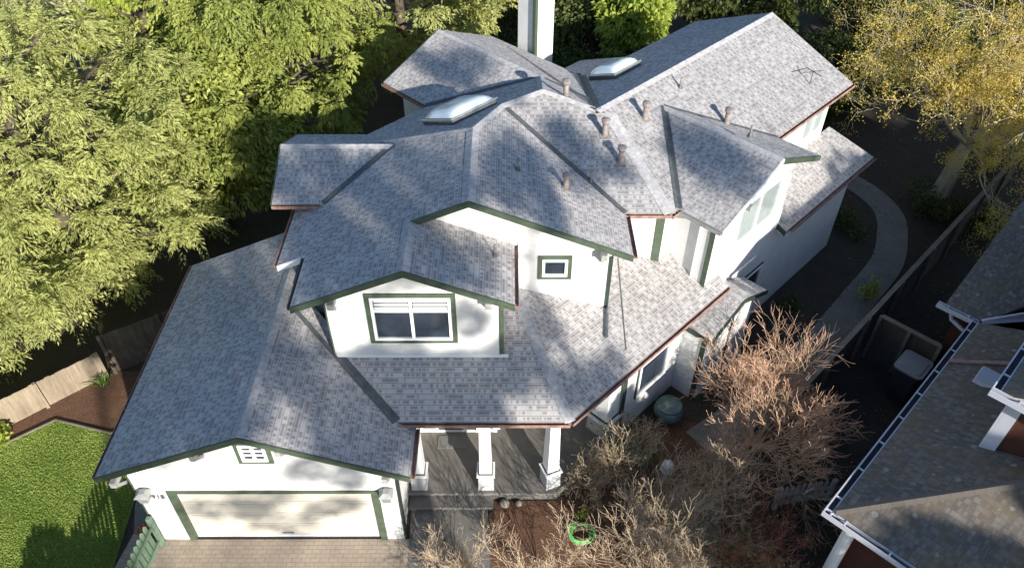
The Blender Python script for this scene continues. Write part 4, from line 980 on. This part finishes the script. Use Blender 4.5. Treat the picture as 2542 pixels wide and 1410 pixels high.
# ------------------------------------------------------------------ neighbouring house
NO = (*pd(14, .5), 0); nb = empty('neighbour_house', NO, 'dark mossy-roofed brick-red house with white gutters at the right edge', 'house')
def npart(mb, name, mat, parent=None, **k): return mb.build(name, mat, parent or nb, NO, **k)
NLz = Pl((s2, -s2), -1.38, 3.05)                  # lower roof, rises away from the white house
mb = MB(); slab(mb, NLz, [pd(10.95, 1.38), pd(18.75, 1.38), pd(18.75, -.3), pd(14.2, -.3), pd(14.2, -1.87)]); npart(mb, 'roof', 'nroof')
NLf = Pl((s2, s2), 10.95, 3.05)                   # hipped end towards the street
mb = MB(); slab(mb, NLf, [pd(10.95, 1.38), pd(14.2, -1.87), pd(14.2, -7.3), pd(10.95, -7.3)]); npart(mb, 'roof', 'nroof')
mb = MB(); ridge(mb, (*pd(10.97, 1.36), 3.05), (*pd(14.15, -1.82), NLf.z(*pd(14.15, 0))), NLz, NLf, .1); npart(mb, 'ridge_cap', 'nroof')
NC = Pl((s2, s2), 18.95, 3.0, .25)                # cross gable roof facing the street
mb = MB(); slab(mb, NC, [pd(18.95, 2.3), pd(24.2, 2.3), pd(24.2, -1.5), pd(18.95, 1.3), ]); npart(mb, 'roof', 'nroof')
NU = Pl((s2, -s2), -.08, 5.65, .5)               # upper roof
NV = Pl((-s2, s2), -3.9 * 1.0, NU.z(*pd(15, -3.9)), .5)
mb = MB(); slab(mb, NU, [pd(13.75, .08), pd(27.5, .08), pd(27.5, -3.9), pd(13.75, -3.9)]); npart(mb, 'roof', 'nroof')
mb = MB(); slab(mb, NV, [pd(13.75, -3.9), pd(27.5, -3.9), pd(27.5, -7.6), pd(13.75, -7.6)]); npart(mb, 'roof', 'nroof')
def ngut(a, b, out, name='gutter'):
    a = Vector(a); b = Vector(b); o = Vector((*out, 0)).normalized(); mb = MB(); w_, h = .17, .13; t = .03
    prof = [(.0, -.02), (.0, -h), (w_, -h), (w_, .0), (w_ - t, .0), (w_ - t, -h + .03), (t, -h + .03), (t, -.02)]
    mb.solid([a + o * x + Vector((0, 0, z)) for x, z in prof], [b + o * x + Vector((0, 0, z)) for x, z in prof]); g = npart(mb, name, 'ngutter')
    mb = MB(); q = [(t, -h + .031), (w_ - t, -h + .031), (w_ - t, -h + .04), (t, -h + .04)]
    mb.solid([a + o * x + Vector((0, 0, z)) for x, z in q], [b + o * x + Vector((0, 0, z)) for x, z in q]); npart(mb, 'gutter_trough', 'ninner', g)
    n = max(2, int((b - a).length / .95))
    for i in range(n):
        mb = MB(); c = a.lerp(b, (i + .5) / n); d = (b - a).normalized() * .018; mb.solid([c - d + o * 0 + Vector((0, 0, -.03)), c + d + Vector((0, 0, -.03)), c + d + o * w_ + Vector((0, 0, -.03)), c - d + o * w_ + Vector((0, 0, -.03))], [c - d + Vector((0, 0, -.005)), c + d + Vector((0, 0, -.005)), c + d + o * w_ + Vector((0, 0, -.003)), c - d + o * w_ + Vector((0, 0, -.003))])
        npart(mb, 'gutter_strap', 'ngutter', g)
ngut((*pd(10.85, 1.38), 3.05), (*pd(18.8, 1.38), 3.05), (-s2, s2)); ngut((*pd(10.95, 1.55), 3.05), (*pd(10.95, -7), 3.05), (-s2, -s2))
ngut((*pd(18.95, 1.40), 3.0), (*pd(18.95, 2.47), 3.0), (-s2, -s2)); ngut((*pd(13.75, .25), 5.65), (*pd(13.75, -4.0), 5.65), (-s2, -s2)); ngut((*pd(13.75, .08), 5.65), (*pd(27.5, .08), 5.65), (-s2, s2))
mb = MB(); valley(mb, (*pd(18.85, 1.35), 3.03), (*pd(20.6, -.6), NC.z(*pd(20.6, -.6))), NC, NLz, .06, .03); npart(mb, 'valley_flashing', 'ngutter')
def nw(fr, pts, mat='brick', name='wall'): mb = MB(); fr.poly(mb, pts, -.14, 0); npart(mb, name, mat)
nw(dbk(1.0), [(11.3, 0), (18.9, 0), (18.9, 2.95), (11.3, 2.95)]); nw(pfr(11.3), [(.86, 0), (-7, 0), (-7, 2.95), (.86, 2.95)]); nw(dbk(1.95), [(19.2, 0), (23.9, 0), (23.9, 3.6), (19.2, 2.9)]); nw(pfr(19.2), [(1.0, 0), (1.81, 0), (1.81, 2.85), (1.0, 2.85)])
nw(pfr(14.15), [(-.30, 3.3), (-7.2, 3.3), (-7.2, 5.6), (-.30, 5.6)]); nw(dbk(-.16), [(14.15, 3.4), (27.1, 3.4), (27.1, 5.6), (14.15, 5.6)]); nw(pbk(23.9), [(1.81, 0), (-7, 0), (-7, 3.4), (1.81, 3.4)]); nw(pbk(27.1), [(-.3, 3), (-7, 3), (-7, 5.6), (-.3, 5.6)])
nw(dfr(-7.3), [(11.3, 0), (27.1, 0), (27.1, 5.6), (11.3, 5.6)])
mb = MB(); pfr(14.15).box(mb, -.16, -.40, 3.45, 5.55, .002, .05); npart(mb, 'corner_board', 'ngutter')
mb = MB(); dbk(-.16).box(mb, 14.10, 14.42, 3.45, 5.55, .002, .05); npart(mb, 'corner_board', 'ngutter')
mb = MB(); dbk(-.16).box(mb, 22.6, 22.9, 4.0, 5.5, .002, .05); npart(mb, 'corner_board', 'white')
mb = MB(); pfr(14.15).box(mb, -1.9, -1.0, 4.3, 5.3, .002, .06); wn = npart(mb, 'window', 'ngutter'); mb = MB(); pfr(14.15).box(mb, -1.8, -1.1, 4.4, 5.2, .061, .07); npart(mb, 'pane', 'glass', wn)
mb = MB(); mb.beam((*pd(16.8, 1.38), 3.09), (*pd(17.25, .1), NLz.z(*pd(17.25, .1)) + .04), .11, .07); npart(mb, 'copper_flashing', 'copper')
c = Vector((*pd(16.45, .45), NLz.z(*pd(16.45, .45)))); mb = MB(); mb.obox(c, (s2, s2), (-s2, s2), .30, .26, -.02, .10, .9); npart(mb, 'roof_vent', 'ngutter')
mb = MB(); mb.tube([(*pd(19.0, 2.15), 2.9), (*pd(18.95, 2.0), 2.6), (*pd(18.9, 1.3), 2.35), (*pd(18.6, 1.12), 2.0), (*pd(18.6, 1.12), .05)], .06, 8); npart(mb, 'downspout', 'ngutter')
mb = MB(); mb.tube([(*pd(11.0, .95), 2.9), (*pd(11.0, .95), .05)], .13, 12); npart(mb, 'porch_column', 'white')

# ------------------------------------------------------------------ small things
bx, by = pd(18.1, 2.2); t = empty('wheelie_bin', (bx, by, 0), 'tall dark wheeled bin with grey rounded lid beside the neighbouring wall', 'bin', rz=R(45))
def rrect(hx, hy, r, n=5):
    pts = []
    for cx_, cy_, a0 in ((hx - r, hy - r, 0), (-hx + r, hy - r, 90), (-hx + r, -hy + r, 180), (hx - r, -hy + r, 270)):
        for k in range(n): a = R(a0 + 90 * k / (n - 1)); pts.append((cx_ + r * math.cos(a), cy_ + r * math.sin(a)))
    return pts
mb = MB(); a = rrect(.36, .30, .1); b = rrect(.42, .36, .12); mb.solid([(x, y, .05) for x, y in a], [(x, y, 1.25) for x, y in b]); mb.build('body', 'dbin', t)
mb = MB(); a = rrect(.46, .40, .14); b = rrect(.42, .36, .12); mb.solid([(x, y, 1.252) for x, y in a], [(x, y, 1.31) for x, y in a]); mb.solid([(x * .8, y * .8, 1.312) for x, y in a], [(x * .76, y * .76, 1.33) for x, y in a]); mb.build('lid', 'bin', t)
for sx in (-1, 1):
    mb = MB(); mb.tube([(sx * .30, -.36, .1), (sx * .38, -.36, .1)], .1, 12); mb.build('wheel', 'dbin', t)
# glazed tub lying by the wall
t = empty('garden_tub', (4.45, 13.55, 0), 'rounded glossy grey-green tub on the soil below the side window', 'tub')
mb = MB(); mb.lathe((0, 0, 0), [(.22, 0), (.36, .12), (.42, .30), (.40, .44), (.30, .52)], 20); o = mb.build('body', 'tub', t, smooth=True)
mb = MB(); mb.lathe((0, 0, 0), [(.31, .521), (.36, .54), (.34, .575), (.05, .58)], 20); mb.build('lid', 'tub', t, smooth=True)
# white garden ornament
t = empty('garden_lantern', (4.05, 11.45, 0), 'small white garden lantern standing among the bare shrubs', 'lantern')
mb = MB(); mb.lathe((0, 0, 0), [(.14, 0), (.07, .08), (.06, .5), (.10, .56)], 12); mb.build('stem', 'grey', t, smooth=True)
mb = MB(); mb.lathe((0, 0, 0), [(.19, .561), (.19, .60), (.13, .605), (.16, .78), (.08, .84)], 6); mb.build('head', 'orn', t)
# coiled hose
mb = MB(); pts = []
for k in range(90):
    a = k / 90 * 2 * math.pi * 4.6 + .9; r = .24 + .035 * math.sin(k * .7) + .05 * (k / 90); pts.append((r * math.cos(a) * 1.05, r * math.sin(a), .04 + .14 * (k / 90) * abs(math.sin(k * .35)) + .02 * math.sin(k)))
mb.tube(pts, .024, 7); o = mb.build('garden_hose', 'hose', loc=(1.78, 9.95, 0), smooth=True); tag(o, 'bright green garden hose coiled on the soil', 'hose')
for i, (x, y, r, lb) in enumerate(((-.1, 10.78, .13, 'larger round tan stone below the porch edge'), (.26, 10.8, .09, 'smaller tan stone right of the larger one'))):
    bmv = MB(); rs = random.Random(i); bmv.lathe((0, 0, 0), [(r * .6, 0), (r, r * .45), (r * .8, r * 1.0), (r * .3, r * 1.25)], 12)
    bmv.v = [(a * (1 + rs.uniform(-.08, .08)), b * (1 + rs.uniform(-.08, .08)), c) for a, b, c in bmv.v]
    tag(bmv.build('stone', 'stone', loc=(x, y, 0), smooth=True), lb, 'stone', 'stones below the porch')
mb = MB(); mb.box(-.38, .38, -.2, .2, 0, .018); tag(mb.build('doormat', 'mat', loc=(-1.5, 12.48, .321)), 'grey doormat on the porch in front of the door', 'doormat')
mb = MB(); mb.lathe((0, 0, 0), [(.10, 0), (.15, .24), (.17, .25), (.17, .30), (.14, .30), (.13, .26)], 14); tag(mb.build('flower_pot', 'terra', loc=(-8.85, 9.95, .013)), 'small terracotta pot behind the green gate', 'pot')
rs = random.Random(5)

# ------------------------------------------------------------------ street trees behind the viewpoint that dapple the house; some added only for shade
SGp = 'street trees behind the viewpoint'
def shade(c, q, h, rx, cz, seed, clumps, per, cr, label, size=.42, wid=.15, core=.1, flat=.75):  # unseen trees, placed and sized by the shade they should cast
    x = q * math.sin(SUN_AZ) + c * math.cos(SUN_AZ); y = -q * math.cos(SUN_AZ) + c * math.sin(SUN_AZ)
    tree('unseen_shade_tree', x, y, h, rx, cz, 'lf_mid', label, seed=seed, clumps=clumps, per=per, size=size, wid=wid, cr=cr, group=SGp, core=core, trunk_r=.22, flat=flat)
def street(c0, top, spots, seed, label, rad=.44):
    """airy street tree: foliage clumps at (across-sun, height) spots chosen for the shade they cast, about 20 m sunward of the house"""
    rng = np.random.default_rng(seed); te = math.tan(SUN_EL); sa, ca = math.sin(SUN_AZ), math.cos(SUN_AZ)
    t = empty('unseen_shade_tree', (20 * sa + c0 * ca, -20 * ca + c0 * sa, 0), label, 'tree', SGp); o = np.array(t.location)
    P_ = []
    for c, h in spots:  # spots laid out to throw the wanted shade patches
        q = 20 + rng.uniform(-1.1, 1.1); P_.append((q * sa + c * ca, -q * ca + c * sa, h + te * (q - 20)))
    C_ = np.array(P_) - o; Rr = rng.uniform(rad * .8, rad * 1.35, len(C_))
    pos, U_, ix_ = clump_points(rng, C_, Rr, 165, 1.0)
    ax_ = rng.normal(size=(len(C_), 3)); ax_[:, 2] *= .5; ax_ /= np.linalg.norm(ax_, axis=1, keepdims=True); off = pos - C_[ix_]
    al = np.sum(off * ax_[ix_], 1, keepdims=True) * ax_[ix_]; pos = C_[ix_] + al * 1.75 + (off - al) * .72
    leaf_mesh('crown', pos, U_ + rng.normal(size=pos.shape), .3, .06, rng.uniform(0, 1, len(pos)), 'lf_mid', t, .1, rng)
    mb = MB(); mb.tube([(0, 0, -.1), (.1, .05, top * .5), (0, 0, top * .8), (0, 0, top)], [.24, .19, .10, .02], 9); tr = mb.build('trunk', 'bark', t, smooth=True)
    mb = MB()
    for c in C_:
        c = Vector(c); b0 = Vector((0, 0, max(8.0, min(top * .95, c.z - .45 * math.hypot(c.x, c.y) - .2)))); mb.tube([b0, b0.lerp(c, .5) + Vector((0, 0, .2)), c], [.045, .03, .01], 5, False)
    mb.build('limb', 'bark', tr)
street(-3.3, 16.6, [(1.09, 17.03), (0.5, 16.65), (1.14, 16.59), (0.03, 16.37), (-0.47, 16.13), (0.5, 16.09), (-0.2, 15.88), (-1.02, 15.8), (-1.45, 15.51), (-2.19, 15.15), (-2.59, 14.96), (-0.8, 15.48), (-1.87, 15.31), (0.11, 16.73), (1.18, 15.98), (1.44, 15.74), (1.52, 14.76), (0.9, 13.82), (-1.0, 12.5), (0.06, 11.76), (1.24, 12.22), (-0.25, 12.86)], 61, 'airy street tree casting dappled shade on the garage roof')
street(3.3, 19.2, [(1.87, 17.22), (1.81, 14.97), (2.26, 14.57), (1.88, 14.41), (2.28, 14.22), (2.85, 14.41), (1.8, 15.77), (2.5, 14.82), (2.77, 15.32), (3.03, 14.98), (3.2, 14.51), (3.62, 15.08), (3.83, 14.67), (3.64, 14.36), (4.39, 14.86), (4.23, 14.45), (4.84, 14.84), (4.71, 14.5), (3.28, 15.26), (4.71, 14.08), (2.92, 18.17), (3.44, 18.28), (3.97, 18.56), (4.54, 18.83), (2.62, 17.84), (4.89, 18.68), (4.64, 18.13), (4.41, 17.83), (3.22, 19.75), (3.02, 19.33), (2.92, 18.95), (4.07, 19.3), (4.0, 19.64), (3.86, 15.47), (1.64, 13.45)], 62, 'airy street tree casting dappled shade on the porch and upper left roof')
street(7.2, 20.2, [(5.74, 14.96), (6.01, 14.68), (5.39, 14.84), (6.48, 14.45), (6.93, 14.14), (7.35, 13.92), (7.98, 13.92), (6.74, 15.61), (7.06, 15.26), (5.12, 19.06), (5.8, 19.21), (5.01, 17.78), (5.63, 17.61), (7.4, 19.12), (6.76, 19.02), (7.27, 18.61), (8.14, 18.71), (8.12, 19.13), (7.79, 18.2), (9.46, 18.74), (8.61, 20.74), (8.81, 20.44), (9.42, 20.73), (5.19, 16.27)], 68, 'airy street tree casting a few soft shadows on the middle roof')
street(15.5, 18.4, [(9.52, 18.27), (10.05, 18.44), (9.6, 19.09), (12.56, 18.03), (12.43, 17.67), (12.65, 18.36)], 69, 'airy street tree casting soft shadows on the right gable roof')
shade(9.2, 12, 9.9, .8, 6.5, 65, 8, 120, (.4, .7), 'small unseen tree added to shade the corner porch post')
shade(15.6, 17, 13.6, 1.4, 2.0, 66, 40, 220, (.7, 1.0), 'dense unseen tree added to shade the lower side wall')
shade(11.9, 17, 9.85, 2.3, 5.0, 70, 80, 230, (.55, .8), 'low dense unseen tree added to shade the hipped corner of the neighbouring roof')
shade(14.4, 17.5, 12.0, 1.2, 3.0, 71, 56, 230, (.6, .9), 'narrow dense unseen tree added to shade the upper neighbouring roof')
shade(18.6, 17, 14.5, 3.6, 2.0, 63, 80, 220, (.9, 1.6), 'dense street tree shading the neighbouring roof')
shade(24.5, 19, 11.6, 4.4, 2.0, 64, 90, 220, (.9, 1.6), 'dense street tree shading the side path')
shade(33, 20, 15.0, 5.0, 2.0, 67, 90, 220, (.9, 1.6), 'dense unseen tree added to shade the far back garden')
